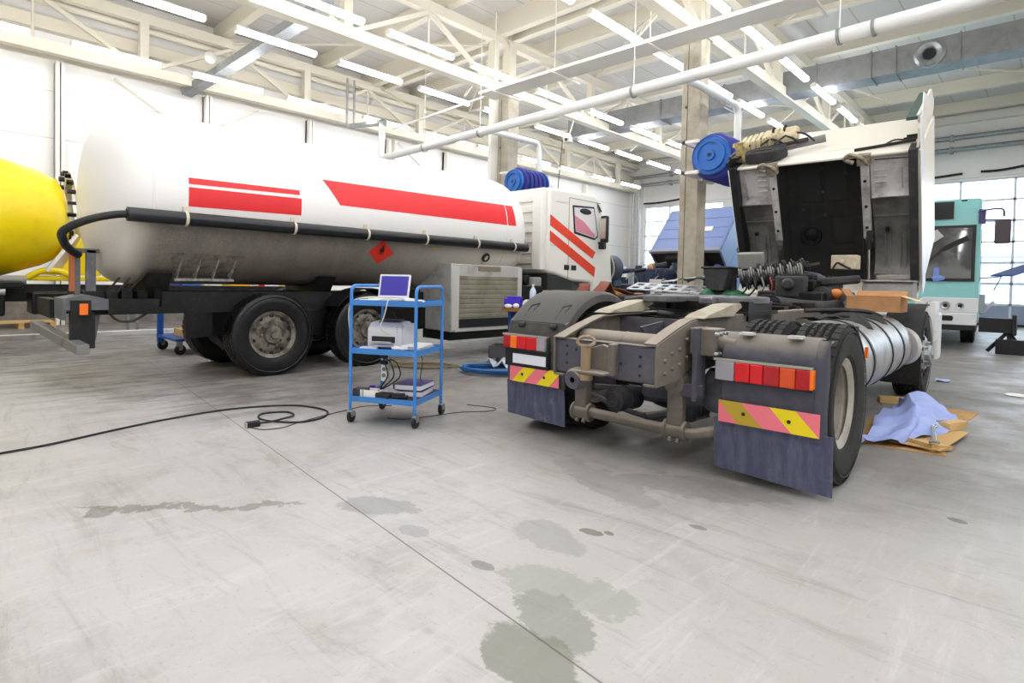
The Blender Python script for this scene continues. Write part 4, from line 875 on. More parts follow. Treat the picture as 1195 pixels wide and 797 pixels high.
# aluminium pump cabinet with roller shutter
CB = thing_part = MB().prism([(1.15, .44), (1.15, 1.53), (.75, 1.55), (.34, 1.26), (.34, .46)], 'y', 5.92-5, 7.56-5).build('pump_cabinet', mat('cabinet_aluminium', '#c3c3bf', .4, .35, '#a5a39b', 5, .45, .7), TK_, bevel=.01)
MB().bx(1.15, 1.158, 6.08-5, 7.45-5, .63, 1.33).build('roller_shutter', mat('shutter_aluminium', '#a3a08c', .45, .5, '#8b8876', 4, .4, .7), CB)
b = MB()
for i in range(9): b.bx(1.156, 1.166, 6.08-5, 7.45-5, .66+i*.078, .665+i*.078+.055)
b.build('shutter_slats', mat('shutter_aluminium', '#a3a08c'), CB, bevel=.004)
MB().bx(1.15, 1.162, 6.08-5, 7.45-5, .50, .64).build('shutter_gap', M_black, CB)
MB().bx(1.15, 1.165, 6.0-5, 7.52-5, .44, .48).bx(1.15, 1.162, 7.44-5, 7.56-5, .48, 1.5).bx(1.15, 1.162, 5.93-5, 6.08-5, .48, 1.5).build('cabinet_frame', mat('pale_cabinet_frame', '#cfcfc9', .4, .3), CB)
MB().bx(1.152, 1.16, 6.5-5, 7.02-5, 1.43, 1.51).build('maker_plate', mat('brown_plate', '#8d8470', .4, .3), CB)
MB().bx(.4, 1.1, 5.95-5, 7.5-5, .30, .44).build('cabinet_base', M_oily, TK_)
# cab
M_tcab = mat('tanker_cab_white', '#f1eee6', .4)
cp_ = [(-1.0, 1.28), (-1.0, 1.45)]
cabp = [(8.42-5, 1.46), (8.42-5, 3.09), (9.9-5, 3.12), (10.12-5, 3.0), (10.52-5, 2.05), (10.62-5, 1.3), (10.6-5, .8), (9.9-5, .8), (9.85-5, 1.28), (9.2-5, 1.3)]
CT = MB().prism(cabp, 'x', -1.12, 1.05).build('cab', M_tcab, TK_, bevel=.06, seg=3)
MB().bx(-1.1, .98, 8.34-5, 8.42-5, 1.5, 3.08).bx(.75, .98, 8.26-5, 8.36-5, 1.5, 3.0).build('back_panel', M_tcab, CT, bevel=.02)
b = MB()
for i in range(7): b.bx(.35, .92, 8.305-5, 8.345-5, 1.62+i*.2, 1.635+i*.2+.10)
b.build('panel_rib', M_tcab, CT, bevel=.01)
MB().prism([(9.13-5, 2.82), (9.86-5, 2.86), (10.03-5, 2.25), (9.9-5, 2.17), (9.2-5, 2.26)], 'x', 1.045, 1.062).build('window_rubber', M_black, CT, bevel=.01)
MB().prism([(9.17-5, 2.78), (9.83-5, 2.82), (9.985-5, 2.27), (9.89-5, 2.21), (9.24-5, 2.30)], 'x', 1.06, 1.068).build('side_window', mat('cab_side_glass', '#e9e4e6', .05, 0), CT)
MB().prism([(9.19-5, 2.62), (9.5-5, 2.52), (9.9-5, 2.27), (9.88-5, 2.23), (9.25-5, 2.31)], 'x', 1.067, 1.071).build('seat_behind_glass', mat('pink_seat_cover', '#d88a9a', .5), CT)
MB().ell((1.07, 9.55-5, 2.73), (.01, .2, .06)).build('sun_visor_edge', M_black, CT)
def cstripe(p): MB().prism(p, 'x', 1.046, 1.054).build('red_stripe', mat('orange_red_stripe', '#e8401f', .4), CT)
cstripe([(8.45-5, 2.57), (8.45-5, 2.36), (9.85-5, 1.78), (9.95-5, 1.92)]); cstripe([(8.45-5, 2.26), (8.45-5, 2.06), (9.92-5, 1.40), (9.95-5, 1.60)])
b = MB().bx(1.046, 1.052, 9.02-5, 9.035-5, 1.35, 2.95).bx(1.046, 1.052, 9.03-5, 10.1-5, 2.95, 2.962).bx(1.046, 1.05, 8.46-5, 9.02-5, 1.98, 1.99).bx(1.046, 1.05, 8.6-5, 8.95-5, 2.83, 2.84)
b.build('door_gap', mat('door_gap_rubber', '#8d887e', .8), CT)  # door and panel gaps as thin grey strips
for y in (8.9, 9.13): MB().bx(1.046, 1.06, y-5, y+.16-5, 1.52, 1.62).build('door_handle', M_black, CT, bevel=.01)
MB().cyl((1.05, 9.12-5, 1.93), (1.07, 9.12-5, 1.93), .012, n=8).build('door_lock', M_black, CT)
mr = MB().box((1.22, 10.02-5, 2.40), (.16, .12, .56)).build('wing_mirror', M_black, CT, bevel=.03)
MB().bx(1.15, 1.29, 9.95-5, 9.958-5, 2.2, 2.62).build('mirror_glass', mat('mirror_glass_pale', '#c9c4b4', .1, .6), mr)
MB().box((1.2, 9.98-5, 2.06), (.13, .12, .16)).bar((1.04, 10.05-5, 2.12), (1.2, 10.0-5, 2.1), .04, .04).build('lower_mirror', M_black, CT, bevel=.03)
MB().bar((1.0, 10.0-5, 3.0), (1.1, 10.06-5, 2.78), .09, .03).build('ramp_mirror', M_black, CT)
MB().cyl((.6, 9.2-5, 3.12), (.66, 9.25-5, 4.2), .008, n=6).build('aerial', M_oily, CT)
MB().prism([(9.95-5, 2.98), (10.15-5, 2.95), (10.5-5, 2.1), (10.42-5, 2.08)], 'x', -1.05, .98).build('windscreen_edge', mat('dark_screen_glass', '#30343a', .08), CT)
MB().bx(.2, 1.02, 8.45-5, 9.25-5, 1.1, 1.42).bx(.5, 1.04, 8.5-5, 9.2-5, .45, 1.1).build('side_locker', mat('dark_green_locker', '#2b302d', .6), TK_, bevel=.02)
MB().bx(.7, 1.02, 7.75-5, 8.3-5, .55, 1.2).cyl((.6, 8.0-5, 1.3), (.9, 8.0-5, 1.3), .1, n=14).bx(-1, .4, 7.6-5, 8.4-5, .8, 1.35).build('pump_gear', M_oily, TK_, bevel=.02)
MB().bx(.85, 1.0, 8.05-5, 8.3-5, 1.18, 1.36).build('grey_canister', mat('grey_canister', '#9a9a96', .5), TK_, bevel=.03)

# ------------------------------------------------------------------ yellow concrete mixer behind it
MX = thing('concrete_mixer_truck', 'yellow concrete mixer lorry at the left edge behind the white tank', 'truck', (-12.5, 0, 0))
M_my = mat('mixer_yellow_paint', '#f7d90c', .35, 0, '#e9c705', 3, .5, .8)
MB().lathe([(.0, 1.88), (.45, 1.86), (.66, 1.76), (.80, 1.5), (.95, 1.02), (1.12, .3), (1.18, -.6), (1.18, -2.0), (.9, -3.6), (.5, -4.2)], (0, 0, 2.10), (0, 1, .05), 56).build('drum', M_my, MX, ang=50)
RG = MB().lathe([(.45, -.05), (.62, -.05), (.62, .05), (.45, .05)], (0, 2.0, 2.42), (0, 1, .10), 40).build('drum_ring', M_white, MX)
b = MB()
for i in range(18):
    a = 2*PI*i/18; MB().box((.56*math.cos(a), 1.88, 2.42+.56*math.sin(a)), (.07, .12, .05), (0, -math.degrees(a), 0)).build('ring_bolt', M_oily, RG)
MB().prism([(1.5, 1.22), (2.3, 1.22), (2.2, 1.9), (2.05, 1.95), (1.75, 1.3)], 'x', -.5, .5).prism([(2.1, 1.28), (3.0, 1.18), (2.9, 1.45), (2.3, 1.75)], 'x', .1, .45).bx(-.2, .5, 1.2, 3.1, 1.12, 1.2).build('chute_frame', M_my, MX, bevel=.02)
MB().bar((.52, 1.55, 1.28), (.52, 1.95, 1.9), .07, .05).build('white_strut', M_white, MX)
MB().tube(smooth([(.5, 1.3, 1.16), (.5, 1.5, 1.28), (.5, 1.75, 1.27), (.5, 1.9, 1.17)], 5), .05, 10).build('yellow_handle', M_my, MX)
for s in (-1, 1): MB().bx(s*.4-.04, s*.4+.04, -5, 6.4, .78, 1.05).build('frame_rail', M_dark, MX)
MB().bx(-1.0, 1.1, -4, 1.2, 1.0, 1.12).bx(.45, 1.0, -.6, 1.0, .58, .95).bx(.5, 1.05, 1.3, 2.0, .6, .95).build('chassis_box', M_oily, MX, bevel=.03)
MB().cyl((.9, .2, 1.13), (.9, 1.25, 1.13), .07, n=14).build('grey_pipe', mat('mixer_pipe_grey', '#8c8983', .5), MX)
MB().cyl((.98, .55, .96), (1.02, 1.0, .96), .06, n=12).build('valve', M_galv, MX)
MB().bar((.9, 1.5, .86), (.95, 2.2, .82), .08, .06).box((.98, 1.55, .88), (.08, .2, .08)).build('red_linkage', mat('red_linkage_paint', '#a5222a', .5, 0, '#4a2020', 12, .45, .7), MX)
for y in (-2.6, -1.2):
    for s in (-1, 1):
        w_ = tyre_mesh((0, 0, 0), (s, 0, 0), .52, .32, .29, 40, 3).build('wheel', M_tyre, MX, loc=(s*.9, y, .52)); rim_mesh((0, 0, 0), (s, 0, 0), .29, .3, .03).build('rim', M_galv, w_)
for s in (-1, 1):
    w_ = tyre_mesh((0, 0, 0), (s, 0, 0), .52, .32, .29, 40, 3).build('wheel', M_tyre, MX, loc=(s*.62, 5.6, .52)); rim_mesh((0, 0, 0), (s, 0, 0), .29, .3, .03).build('rim', M_galv, w_)

# ------------------------------------------------------------------ blue truck beyond the near column
BT = thing('blue_truck', 'blue truck with tilted cab standing behind the near concrete column', 'truck', (-8.15, 15, 0))
M_bcab = mat('cab_blue_paint', '#7889b6', .35); M_bdk = mat('dark_blue_chassis', '#2a3550', .5, 0, '#1d2330', 8, .45, .7)
for s in (-1, 1): MB().bx(s*.40-.04, s*.40+.04, -3.4, 3.2, .85, 1.12).build('frame_rail', M_bdk, BT)
for s in (-1, 1):
    for y in (-2.2, 1.9):
        w_ = tyre_mesh((0, 0, 0), (s, 0, 0), .52, .30, .29, 40, 3).build('wheel', M_tyre, BT, loc=(s*.98, y, .52)); rim_mesh((0, 0, 0), (s, 0, 0), .29, .28, .05).build('rim', M_galv, w_)
    MB().sheet([[(s*x, -2.2-.63*math.cos(R(a)), .5+.63*math.sin(R(a))) for a in range(15, 166, 15)] for x in (.78, 1.18)], .015).build('mudguard', M_bdk, BT)
MB().bx(-.9, .8, -3.0, .4, 1.14, 1.26).bx(-.2, .7, -1.4, -.3, 1.26, 1.70).bx(-.95, -.6, -3.2, -2.6, 1.2, 1.6).build('chassis_body', M_bdk, BT, bevel=.03)
RL = MB().cyl((.45, -3.75, 1.62), (.45, -3.45, 1.62), .33, n=28).cyl((.45, -3.78, 1.62), (.45, -3.74, 1.62), .12, n=16).bx(.2, .7, -3.7, -3.4, 1.1, 1.35).build('hose_drum', mat('drum_blue_grey', '#3c4660', .5), BT)
MB().tube([(.45+.30*math.cos(R(a)), -3.80, 1.62+.36*math.sin(R(a))) for a in range(0, 360, 20)], .022, 8, True).tube([(.35+.16*math.cos(R(a)), -3.82, 1.72+.22*math.sin(R(a))) for a in range(0, 360, 24)], .018, 8, True).build('coiled_cable', mat('pale_cable', '#b5ac8c', .6), RL)
MB().bx(.3, .62, -3.79, -3.77, 1.14, 1.2).build('white_label', M_paper, RL)
MB().bx(.85, .93, -.9, -.2, 1.35, 1.66).bx(.4, .85, .3, 1.0, 1.3, 1.6).build('tool_locker', M_bdk, BT, bevel=.02)
for k in range(5):
    MB().tube(smooth([(.7+.06*k, -.95+.3*k, 1.85), (.75, -.85+.3*k, 1.62), (.8, -.7+.3*k, 1.55), (.76, -.6+.3*k, 1.8)], 4), .02, 6).build('air_line', [M_galv, M_black][k % 2], BT)
rnd = random.Random(21)
for k in range(34):
    x, y, z = rnd.uniform(.1, 1.05), rnd.uniform(-2.9, 1.0), rnd.uniform(1.15, 1.75); d = [rnd.uniform(.05, .22) for _ in range(3)]
    if k % 3 == 0: MB().cyl((x, y, z), (x+d[0], y+d[1], z+d[2]*.3), .04+.04*rnd.random(), n=12).build('valve', [M_oily, M_bdk, M_plastd, M_galv][k % 4], BT)
    elif k % 3 == 1: MB().box((x, y, z), d, (0, 0, rnd.uniform(0, 90))).build('bracket', [M_oily, M_bdk, M_plastd][k % 3], BT, bevel=.008)
    else: MB().tube(smooth([(x, y, z), (x+.1, y+.15, z+.12), (x+.12, y+.35, z-.02), (x, y+.5, z-.15)], 4), .018, 6).build('air_line', [M_black, M_oily, M_galv][k % 3], BT)
MB().ell((.9, .1, 1.25), (.15, .25, .12)).build('sacking', mat('sack_cloth', '#b09a80', .9), BT)
MB().bx(1.0, 1.06, .9, 1.5, 1.0, 1.5).build('white_board', M_paper, BT)
CBt = bpy.data.objects.new('cab', None); COL.objects.link(CBt); CBt.parent = BT; CBt.location = (0, 1.05, 2.32); CBt.rotation_euler = (R(-44), 0, 0)
MB().bx(-1.15, 1.15, 0, .05, -.05, 1.95).build('back_wall', M_bcab, CBt, bevel=.015)
b = MB()
for z in (.55, 1.0, 1.45): b.bx(-1.05, 1.05, -.012, 0, z-.012, z+.012)
b.build('wall_rib', M_bcab, CBt)
MB().bx(.0, .6, -.03, 0, .82, 1.02).build('rear_vent', M_white, CBt, bevel=.01)
MB().bx(-1.15, 1.15, .05, 1.9, 1.9, 1.95).build('roof', M_bcab, CBt)
MB().bx(-1.1, 1.1, .06, 1.85, .0, .06).build('floor_pan', M_ins, CBt)
MB().bx(-.6, .6, .1, 1.7, -.25, .0).build('engine_cover', M_ins, CBt, bevel=.05)
MB().bx(-1.15, 1.15, -.06, .05, -.09, .03).build('rear_sill', mat('grey_sill', '#8d8f96', .5), CBt, bevel=.02)
for s in (-1, 1):
    b = MB(); out = [(0, -.1), (1.9, -.1), (1.9, .9), (1.3, 1.95), (0, 1.95)]; 
    b.prism([(0, -.05), (.75, -.05), (.75, 1.9), (0, 1.9)], 'x', s*1.12-.03, s*1.12+.03).prism([(.75, -.05), (1.75, -.05), (1.75, .8), (.75, .8)], 'x', s*1.12-.03, s*1.12+.03).prism([(.75, 1.75), (1.3, 1.75), (1.2, 1.95), (.75, 1.95)], 'x', s*1.12-.03, s*1.12+.03).prism([(1.62, .8), (1.75, .8), (1.25, 1.95), (1.12, 1.95)], 'x', s*1.12-.03, s*1.12+.03)
    b.build('side_wall', M_bcab, CBt, bevel=.01)
MB().bx(.4, .9, 1.0, 1.4, .3, .9).build('cab_seat', M_black, CBt, bevel=.05)
MB().ell((.95, 1.5, .35), (.18, .3, .2)).build('pink_cloth', mat('pink_cloth', '#e58aa0', .8), CBt)
MB().bx(-1.0, .7, .9, 2.9, .55, 1.55).bx(-1.1, 1.1, 3.0, 3.4, .5, 1.1).build('engine', M_oily, BT, bevel=.03)
MB().bx(-1.1, .3, .95, .99, 1.60, 1.63).build('white_rod', M_white, BT)
MB().cyl((-1.0, .8, 1.8), (-.8, .8, 1.8), .14, n=16).build('copper_canister', mat('copper_canister', '#d39a70', .4, .3), BT)
MB().bx(-1.05, -.8, .7, .9, 1.1, 1.5).build('salmon_box', mat('salmon_box', '#cf8f7e', .6), BT, bevel=.02)
MB().cyl((.85, 1.6, 1.2), (.85, 1.6, 2.1), .14, n=18).cyl((.85, 1.6, 2.1), (.85, 1.6, 2.25), .11, n=16).build('blue_barrel', mat('blue_barrel', '#4a66b4', .5), BT)

# ------------------------------------------------------------------ turquoise bus
BU = thing('bus', 'turquoise and white bus behind the tilted truck by the right glazed door', 'bus', (-2.42, 15.4, 0), 4)
M_teq = mat('bus_turquoise', '#93d3d1', .35); M_bw = mat('bus_white', '#e6e8ea', .4)
BB = MB().prism([(0, .55), (0, 1.15), (.02, 1.45), (.12, 2.7), (.14, 3.05), (.35, 3.28), (9.5, 3.28), (9.5, .5)], 'x', -1.25, 1.25).build('body', M_teq, BU, bevel=.06, seg=3)
MB().prism([(-.005, 1.47), (.10, 2.68), (.12, 2.68), (.03, 1.47)], 'x', -1.2, 1.17).build('windscreen_rubber', M_black, BU)
gw, tt = newmat('bus_windscreen_glass', .04); tt.b.inputs['Base Color'].default_value = lin('#4b4c4e'); tt.b.inputs['Specular IOR Level'].default_value = .9
tt.color(tt.mix(tt.ramp(tt.noise(1.6, 3, .5), .45, .6), '#3a3b3e', '#6f706f'))
MB().prism([(-.02, 1.53), (.07, 2.62), (.09, 2.62), (.0, 1.53)], 'x', -1.14, 1.11).build('windscreen', gw, BU, bevel=.004)
for x0, x1, a in ((.2, .95, 48), (-.9, -.1, 48)):
    MB().bar((x0-.2, -.05, 1.5), (x0+.45, .02, 2.2), .03, .02).box((x0+.62, .02, 2.28), (.5, .03, .10), (0, -30, 0)).build('wiper', M_black, BU)
MB().box((.35, -.03, 2.35), (.55, .02, .2), (5, -38, 0)).build('windscreen_sticker_sheet', mat('pale_sheet', '#c9cac6', .5), BU)
MB().box((-.03+.55, -.035, 1.62), (.10, .02, .30), (5, 0, 0)).ell((.56, -.035, 1.54), (.12, .012, .06)).build('blue_sticker', mat('blue_sticker', '#7f9be0', .5), BU)
MB().prism([(.09, 2.82), (.11, 3.2), (.13, 3.2), (.11, 2.82)], 'x', -1.0, .78).build('destination_screen', M_black, BU)
MB().bx(.9, 1.0, .1, .13, 3.19, 3.22).build('marker_lamp', M_black, BU)
LP = MB().prism([(.3, 1.12), (1.26, 1.12), (1.26, .80), (.0, .80), (.08, .92)], 'y', -.025, .02).build('headlamp_panel', M_bw, BU, bevel=.02)
for x in (.44, .70, .95): 
    MB().lathe([(0, -.005), (.03, -.01), (.05, -.02), (.085-.02*(x > .9), -.02), (.09-.02*(x > .9), 0)], (x, -.025, .95), (0, 1, 0), 20).build('headlamp', M_chrome, LP)
    MB().cyl((x, -.05, .95), (x, -.04, .95), .035, n=14).build('lamp_bulb', M_black, LP)
BP = MB().bx(.18, 1.24, -.04, .0, .54, .80).build('bumper', M_bw, BU, bevel=.02)
MB().prism(rrect(.32, .11, .04), 'y', -.06, -.04).build('fog_lamp', M_black, BU, loc=None).location = (.68, 0, .68)
MB().bx(-1.2, .18, -.02, .1, .5, .8).build('bumper_gap', M_black, BU)
MB().prism([(-.02, .42), (-.02, .55), (1.0, .55), (1.0, .42)], 'x', -1.2, 1.22).build('lower_bumper', M_black, BU, bevel=.03)
for s in (-1, 1):
    w_ = tyre_mesh((0, 0, 0), (s, 0, 0), .48, .28, .28, 40, 3).build('wheel', M_tyre, BU, loc=(s*1.05, 2.6, .48)); rim_mesh((0, 0, 0), (s, 0, 0), .28, .26, .05).build('rim', M_galv, w_)
    w_ = tyre_mesh((0, 0, 0), (s, 0, 0), .48, .28, .28, 40, 3).build('wheel', M_tyre, BU, loc=(s*1.05, 7.5, .48)); rim_mesh((0, 0, 0), (s, 0, 0), .28, .26, .05).build('rim', M_galv, w_)
b = MB()
for k in range(4): b.bx(1.251, 1.262, 1.5+k*1.9, 3.2+k*1.9, 1.5, 2.7)
b.build('side_window', gw, BU)
MB().tube(smooth([(1.2, .15, 2.95), (1.4, -.1, 2.97), (1.58, -.15, 2.95), (1.6, -.16, 2.80)], 5), .02, 8).tube([(1.22, .15, 2.78), (1.58, -.14, 2.74)], .015, 8).bx(1.2, 1.32, .08, .25, 2.7, 3.0).build('mirror_arm', mat('violet_grey_arm', '#4c4a78', .5), BU)
MB().bx(1.46, 1.72, -.24, -.12, 2.25, 2.75).build('wing_mirror', mat('mirror_back_brown', '#4c4349', .5), BU, bevel=.03)
MB().tube(smooth([(.1, .1, 3.2), (.1, -.2, 3.1), (.2, -.25, 3.0)], 4), .02, 8).build('mirror_arm', M_black, BU)
fm = MB().bx(.06, .34, -.32, -.22, 2.72, 3.2).build('front_mirror', M_black, BU, bevel=.04)
MB().bx(.16, .31, -.328, -.319, 2.8, 3.1).build('mirror_glass', mat('mirror_painted_reflection', '#8aa56a', .2, 0, '#dfe3d6', 9, .4, .6), fm)  # green and pale reflection painted onto the glass
MB().bar((1.62, 1.0, 1.62), (2.55, 2.0, 2.05), .5, .03).build('side_flap', mat('blue_flap_paint', '#4a5aa8', .4), BU)
MB().tube([(1.26, .6, 1.55), (1.62, 1.0, 1.6), (1.5, .9, 1.3)], .012, 6).build('flap_stay', M_oily, BU)
MB().bx(1.26, 1.36, .2, .5, .78, 1.2).tube([(1.3, .2, .8), (1.5, .4, 1.05)], .03, 8).build('side_step', mat('grey_step_panel', '#aeb2b6', .5), BU, bevel=.02)
JS = thing('jack_stand', 'black jack stand beside the turquoise bus front corner', 'jack stand', (-.75, 15.6, 0))
MB().bx(-1.15, -.55, 15.45, 15.7, .42, .72).bx(-.62, -.55, 15.4, 15.72, .38, .80).build('beam', M_black, JS, world=True, bevel=.01)
MB().bar((-.68, 15.55, .45), (-1.0, 15.45, .03), .06, .06).build('leg', M_black, JS, world=True); MB().bar((-.68, 15.6, .45), (-.45, 15.75, .03), .06, .06).build('leg', M_black, JS, world=True)
MB().bar((-.68, 15.55, .45), (-.62, 15.35, .1), .06, .06).build('leg', M_black, JS, world=True)
MB().bx(-.86, -.38, 15.28, 15.4, .0, .30).build('foot_plate', M_black, JS, world=True, bevel=.01)

# ------------------------------------------------------------------ blue three-shelf trolley
TRZ = 27
TY_ = thing('utility_trolley', 'blue steel three-shelf trolley on castors carrying a laptop', 'trolley', (-4.295, 3.04, 0), TRZ)
tx, ty = .31, .275
SH = (.225, .645, 1.065)
def TP(x, y, z): return TY_.matrix_basis @ V(x, y, z) if False else Matrix.LocRotScale(V(-4.295, 3.04, 0), Euler((0, 0, R(TRZ))), V(1, 1, 1)) @ V(x, y, z)
for z in SH:
    b = MB().bx(-tx, tx, -ty, ty, z-.006, z)
    for s in (-1, 1): b.bx(-tx, tx, s*ty-.003, s*ty+.003, z-.035, z+.012); b.bx(s*tx-.003, s*tx+.003, -ty, ty, z-.035, z+.012)
    b.build('shelf', M_blue, TY_)
MB().bx(-tx+.006, tx-.006, -ty+.006, ty-.006, SH[2], SH[2]+.0015).build('shelf_mat', M_black, TY_); MB().bx(-tx+.006, tx-.006, -ty+.006, ty-.006, SH[0], SH[0]+.0015).build('shelf_mat', M_black, TY_)
for x in (-tx, tx):
    MB().tube([(x, -ty, .10), (x, -ty, 1.14)]+[(x, -ty+.06*(1-math.cos(R(a))), 1.14+.06*math.sin(R(a))) for a in (30, 60, 90)]+[(x, ty-.06*(1-math.cos(R(a))), 1.14+.06*math.sin(R(a))) for a in (90, 60, 30)]+[(x, ty, 1.14), (x, ty, .10)], .0145, 10).build('upright_handle', M_blue, TY_)
    for y in (-ty, ty):
        c = MB().tube([(x, y, .06), (x, y, .11)], .018, 10).bar((x-.024, y+.015, .055), (x-.02, y, .105), .012, .04).bar((x+.024, y+.015, .055), (x+.02, y, .105), .012, .04).build('castor_fork', M_galv, TY_)
        MB().lathe([(.0, -.016), (.044, -.018), (.055, -.010), (.055, .010), (.044, .018), (0, .016)], (x, y+.02, .055), (1, 0, 0), 22).build('castor_wheel', M_black, c)
def on_trolley(name, label, cat, x, y, shelf, rz=0, group=None): return thing(name, label, cat, TP(x, y, SH[shelf]+.002), TRZ+rz, group)
# laptop
L = on_trolley('laptop', 'open white laptop with a violet screen on the top shelf of the blue trolley', 'laptop', -.10, .0, 2, 8)
MB().bx(-.15, .15, -.115, .115, .001, .022).build('base', mat('laptop_white', '#e2e2e6', .35), L, bevel=.006)
MB().bx(-.13, .13, -.02, .09, .022, .0235).build('keyboard', mat('keyboard_grey', '#b9bbc4', .5), L); MB().bx(-.035, .035, -.10, -.04, .022, .0232).build('touchpad', mat('touchpad_grey', '#c4c5cc', .4), L)
lid = MB().bx(-.15, .15, -.006, .006, 0, .225).build('lid', mat('laptop_white', '#e2e2e6'), L, bevel=.006, loc=(0, .118, .022), rot=(-16, 0, 0))
MB().bx(-.132, .132, -.0075, -.006, .022, .208).build('screen', mat('violet_screen', '#2b2575', .3, emit='#453dae', es=.4), lid)
M_cw = mat('white_cable', '#d8d4c6', .5); M_ck = mat('black_cable', '#161616', .55)
def cable(name, label, pts, r, m, cat='cable', k=6):
    o = MB().tube(smooth(pts, k), r, 7).build(name, m, None, loc=pts[0]); return tag(o, label, cat)
cable('power_cable', 'pale cable hanging from the laptop in front of the printer', [TP(-.02, -.12, 1.085), TP(.03, -.24, 1.085), TP(.045, -.288, 1.06), TP(.02, -.29, .95), TP(-.02, -.285, .85), TP(.0, -.24, .80), TP(.03, -.2, .78)], .005, M_cw)
cable('white_cable', 'pale cable looping off the left corner of the top trolley shelf', [TP(-.05, .0, 1.075), TP(-.16, -.1, 1.10), TP(-.27, -.24, 1.085), TP(-.325, -.27, 1.03), TP(-.345, -.26, .93), TP(-.34, -.25, .82)], .006, M_cw)
cable('black_cable', 'black cable bundle lying across the left of the top trolley shelf', [TP(-.30, -.1, 1.075), TP(-.2, .05, 1.082), TP(-.26, .15, 1.075), TP(-.12, .2, 1.082), TP(-.17, .05, 1.078)], .008, M_ck)
o = MB().box((0, 0, .004), (.14, .20, .006)).box((.01, 0, .011), (.135, .19, .006), (0, 0, 3)).build('notepad', M_paper, None, loc=None); o.location = TP(-.19, -.17, SH[2]+.002); o.rotation_euler = (0, 0, R(30)); tag(o, 'small white notepad at the front left of the top trolley shelf', 'notepad')
o = MB().ell((0, 0, .018), (.045, .03, .018)).cyl((.03, 0, .02), (.075, .02, .015), .012, n=10).build('computer_mouse', mat('mouse_white', '#dcdcdc', .4), None); o.location = TP(.13, -.09, SH[2]+.001); o.rotation_euler = (0, 0, R(60)); tag(o, 'white mouse beside the laptop on the top trolley shelf', 'mouse')
def papers(x, y, sh, n, lab, w=.2, d=.27, rz=0, m=M_paper, seed=1):
    rnd = random.Random(seed); o = MB()
    for i in range(n): o.box((rnd.uniform(-.012, .012), rnd.uniform(-.012, .012), .003+.005*i), (w, d, .004), (0, 0, rnd.uniform(-9, 9)))
    o = o.build('paper_stack', m, None); o.location = TP(x, y, SH[sh]+.002); o.rotation_euler = (0, 0, R(TRZ+rz)); return tag(o, lab, 'papers')
papers(.2, -.08, 2, 3, 'loose white papers at the right of the top trolley shelf', .15, .26, 20, seed=5)
papers(.205, -.02, 1, 8, 'thick pile of white papers right of the printer on the middle shelf', .155, .32, 3, seed=2)
# printer
P = on_trolley('printer', 'white inkjet printer on the middle shelf of the blue trolley', 'printer', -.06, .03, 1, 4)
M_pr = mat('printer_white', '#dedee2', .4); 
MB().prism([(-.15, .0), (.15, .0), (.15, .20), (.06, .235), (-.08, .225), (-.145, .18)], 'x', -.19, .14).build('body', M_pr, P, bevel=.02)
MB().bx(.13, .17, -.14, .145, .0, .215).build('side_panel', mat('printer_grey', '#c6c8ce', .4), P, bevel=.02)
MB().prism([(-.154, .05), (-.146, .05), (-.146, .105), (-.154, .105)], 'x', -.14, .08).build('paper_slot', M_black, P)
MB().box((-.03, -.18, .05), (.20, .09, .008), (-6, 0, 0)).box((-.03, -.17, .03), (.21, .06, .02)).build('output_tray', mat('printer_grey', '#c6c8ce'), P)
MB().box((-.03, -.15, .058), (.16, .14, .004), (-6, 0, 0)).build('printed_sheet', M_paper, P)
MB().box((-.02, -.0, .235), (.20, .12, .008), (10, 0, 0)).build('feed_opening', M_black, P)
b = MB()
for k in range(3): b.cyl((.10, -.155, .15+.02*k), (.10, -.148, .15+.02*k), .006, n=8)
b.build('button', M_galv, P)
o = MB().ell((0, 0, .02), (.05, .035, .02)).ell((.07, .03, .022), (.03, .04, .022)).build('crumpled_tissue', mat('tissue_white', '#ecebea', .9, bump=.6, bscale=30), None); o.location = TP(.10, -.22, SH[1]+.002); tag(o, 'crumpled white tissue at the front edge of the middle trolley shelf', 'tissue')
o = MB().prism(rrect(.15, .09, .02), 'z', 0, .018).build('white_adapter', mat('adapter_white', '#dfe3ea', .4), None, bevel=.004); o.location = TP(-.17, -.21, SH[1]+.002); o.rotation_euler = (0, 0, R(38)); tag(o, 'flat white power adapter at the front left of the middle trolley shelf', 'adapter')
# power strip hanging under the middle shelf
PS = thing('power_strip', 'white power strip hanging under the middle shelf of the trolley', 'power strip', TP(-.06, -.12, .36), TRZ)
MB().bx(-.03, .03, -.02, .02, 0, .26).build('body', mat('strip_white', '#dcdcd8', .4), PS, bevel=.006)
for k in range(4):
    MB().cyl((0, -.021, .05+.055*k), (0, -.019, .05+.055*k), .019, n=14).build('socket', mat('socket_grey', '#77787c', .5), PS)
for k in (2, 3): MB().bx(-.02, .045, -.06, -.02, .04+.055*k, .075+.055*k).build('plug', M_black, PS, bevel=.006)
for k, (dx, lab) in enumerate(((.0, 'black plug lead hanging straight down from the power strip'), (.06, 'black plug lead bowing right of the power strip'), (.12, 'outermost black plug lead in a wide bow right of the power strip'))):
    cable('plug_lead', lab, [TP(-.05+.03*k, -.16, .56), TP(-.03+dx, -.18, .53), TP(.0+dx, -.18, .42), TP(-.05+dx*.5, -.18, .33), TP(-.10-.03*k, -.16, SH[0]+.02)], .006, M_ck)
cable('mains_lead', 'thin dark lead dropping from the middle shelf behind the bottom shelf binders', [TP(.17, .1, .63), TP(.18, .14, .5), TP(.17, .12, .36), TP(.22, .1, .32)], .004, M_ck)
